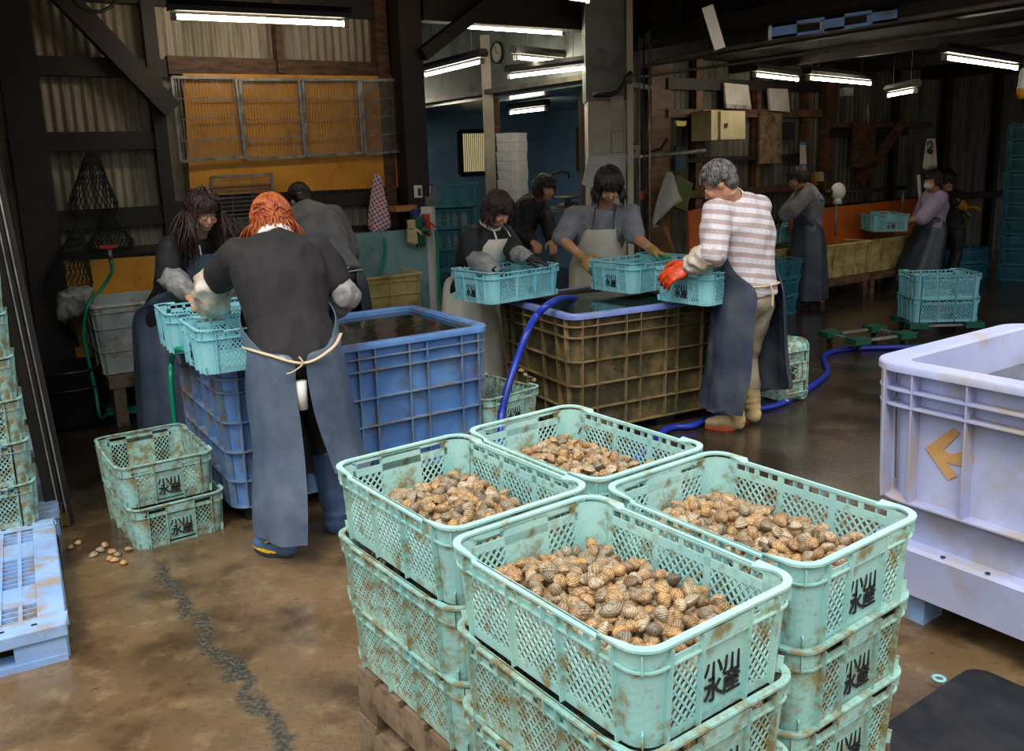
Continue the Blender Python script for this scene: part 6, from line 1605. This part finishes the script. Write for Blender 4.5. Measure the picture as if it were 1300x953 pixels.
s.cord([w0+s.f*.08-s.r*.185, w0-s.f*.03-s.r*.18, w0-s.f*.13-s.r*.10, w0-s.f*.155, w0-s.f*.12+s.r*.13, w0+s.r*.18], TIE, .007)
s.cord([w0-s.f*.16-s.r*.02+V(0, 0, .01), w0-s.f*.175-s.r*.01-V(0, 0, .04), w0-s.f*.18-s.r*.015-V(0, 0, .12)], TIE, .010, 'tie_knot')
# ---- dark person in the blue room
s = Person('person in black with shaggy hair leaning at the mouth of the blue room', -20,
           at(655, 322, 8.3), at(666, 275, 8.2), at(680, 252, 8.05), at(692, 239, 7.95), -50, 12,
           {'R': (at(664, 290, 8.0), at(676, 306, 7.85)), 'L': (at(694, 280, 8.1), at(700, 305, 7.95))},
           {'R': (fl(.0, 8.3), -40), 'L': (fl(.15, 8.45), -30)}, S=.98, wid=.175)
s.info('dark'); s.body(); s.shirt(SBLK, 1.8, .018, .008, 'jacket', 15, slack=.01); s.trousers(PBLK); s.hair(HBLK, .10, .003, 340, 1.0, .06, 15, 1.04, -.4, .008); s.face()
for k in 'LR': s.boot(k, BTBL, BTSO, .6)
# ---- far man
s = Person('person in a grey sweatshirt and long dark apron, standing far back by the basins', 168,
           at(1026, 292, 9.45), at(1028, 258, 9.42), at(1020, 238, 9.38), at(1013, 227, 9.34), 185, 22,
           {'L': (at(1008, 266, 9.2), at(992, 278, 9.25)), 'R': (at(1005, 262, 9.65), at(990, 276, 9.6))},
           {'L': (atz(1018, 388), 175), 'R': (atz(1030, 385)+Vector((0, .05, 0)), 160)}, S=1.0, wid=.17)
s.info('far'); s.body(); s.shirt(SGRY, 1.7, .020, .010, 'sweatshirt', 17, slack=.012); s.trousers(PBLK); s.hair(HBLK, .07, 0, 280, 1.0, .05, 17, 1.03, -.4, .008); s.face()
for k in 'LR': s.boot(k, BTBL, BTSO, .6); s.glove(k, GBLK)
P_ = s.pel
s.apron(AGRY, [(s.cst, .14, .15, -60, 60), (s.cst.lerp(P_, .6), .175, .155, -105, 105), (P_, .19, .17, -150, 150), (P_-V(0, 0, .3), .22, .20, -160, 160), (Vector((P_.x, P_.y, .08)), .24, .22, -165, 165)], .008, 8, 9)
mb = MB(); mb.ell(at(1037, 254, 9.285), (.075, .03, .035)); s.rel(mb).build('back_print', mat('print_blue', (70, 120, 160), .8), s.root, True)
# ---- lilac woman
s = Person('person in a lilac top, white mask and dark apron carrying a cyan crate', 178,
           at(1181, 288, 10.3), at(1186, 262, 10.3), at(1186, 243, 10.25), at(1184, 229, 10.2), 190, 8,
           {'L': (at(1172, 276, 10.1), at(1152, 280, 10.15), None, (40, (0, 0, -1))), 'R': (at(1168, 276, 10.55), at(1150, 279, 10.5), None, (40, (0, 0, -1)))},
           {'L': (atz(1160, 365), 180), 'R': (atz(1186, 357), 175)}, S=.98, wid=.165)
s.info('lilac'); s.body(); s.shirt(SLIL, 1.15, .024, .010, 'shirt', 19, slack=.02); s.trousers(PBLK); s.hair(HBLK, .09, 0, 260, 1.0, .05, 19, 1.0, -.4, .008); s.face(mask=True)
for k in 'LR': s.boot(k, BTWH, BTSO, .6)
P_ = s.pel
s.apron(AGRY, [(s.cst-V(0, 0, .05), .14, .15, -60, 60), (s.cst.lerp(P_, .6), .175, .155, -105, 105), (P_, .19, .17, -150, 150), (P_-V(0, 0, .3)+s.f*.06, .23, .22, -150, 150), (Vector((P_.x, P_.y, .12))+s.f*.14, .26, .27, -140, 140)], .009, 8, 10)
wl = (s.arms['L'][1]+s.arms['R'][1])/2
crate('cyan', (wl.x-.28, wl.y-.0, wl.z-.10), math.radians(86), 'cyan crate carried by the person in the lilac top', 'carried crate')
# ---- dark figure behind her
s = Person('person in dark clothes with a mustard sleeve and glove, behind the one in lilac', 20,
           at(1208, 290, 11.0), at(1206, 262, 11.0), at(1204, 242, 11.0), at(1203, 228, 11.0), 25, 20,
           {'R': (at(1213, 256, 10.75), at(1226, 264, 10.8), Vector((.6, -.2, .1))), 'L': (at(1210, 262, 11.2), at(1222, 268, 11.2))},
           {'L': (fl(5.50, 11.15), 20), 'R': (fl(5.50, 10.9), 10)}, S=.98, wid=.165)
s.info('behind'); s.body(); s.shirt(SBLK, 1.0, .02, .010, 'shirt', 21); s.cover('R', GMUS, r=.06, seed=20, up_=.7); s.glove('R', GMUS); s.trousers(PBLK); s.hair(HBLK, .09, 0, 200, 1.0, .05, 19, 1.0, -.4, .008)
for k in 'LR': s.boot(k, BTBL, BTSO, .6)
# ------------------------------------------------------------------ daylight from the open front, exposure
w = bpy.data.worlds.new('overcast_sky'); scene.world = w; w.use_nodes = True; N = w.node_tree.nodes; L = w.node_tree.links
bg = N['Background']; bg.inputs[1].default_value = SKY_S
tc = N.new('ShaderNodeTexCoord'); sx = N.new('ShaderNodeSeparateXYZ'); L.new(tc.outputs['Generated'], sx.inputs[0])
cr = N.new('ShaderNodeValToRGB'); L.new(sx.outputs[2], cr.inputs[0]); e = cr.color_ramp.elements     # overcast: dim behind the yard's roofs, bright overhead
e[0].position = .0; e[0].color = (.10, .10, .10, 1); e[1].position = 1; e[1].color = (1.0, 1.0, 1.0, 1)
x = e.new(.18); x.color = (.14, .145, .15, 1); x = e.new(.35); x.color = (.62, .65, .68, 1)
L.new(cr.outputs[0], bg.inputs[0])
sd = bpy.data.lights.new('sun', 'SUN'); sd.energy = SUN_S; sd.angle = math.radians(20); sd.color = (1, .97, .92)
so = bpy.data.objects.new('sun', sd); COL.objects.link(so)
d = Vector(SUN_D).normalized(); so.rotation_euler = d.to_track_quat('-Z', 'Y').to_euler()
vs = scene.view_settings; vs.view_transform = 'Standard'; vs.look = 'None'; vs.gamma = 1; vs.use_curve_mapping = False; vs.exposure = EXPO
scene.display_settings.display_device = 'sRGB'
scene.cycles.use_denoising = True
scene.cycles.max_bounces = 8; scene.cycles.diffuse_bounces = 4; scene.cycles.transparent_max_bounces = 12
scene.cycles.caustics_reflective = False; scene.cycles.caustics_refractive = False
scene.cycles.sample_clamp_indirect = 6
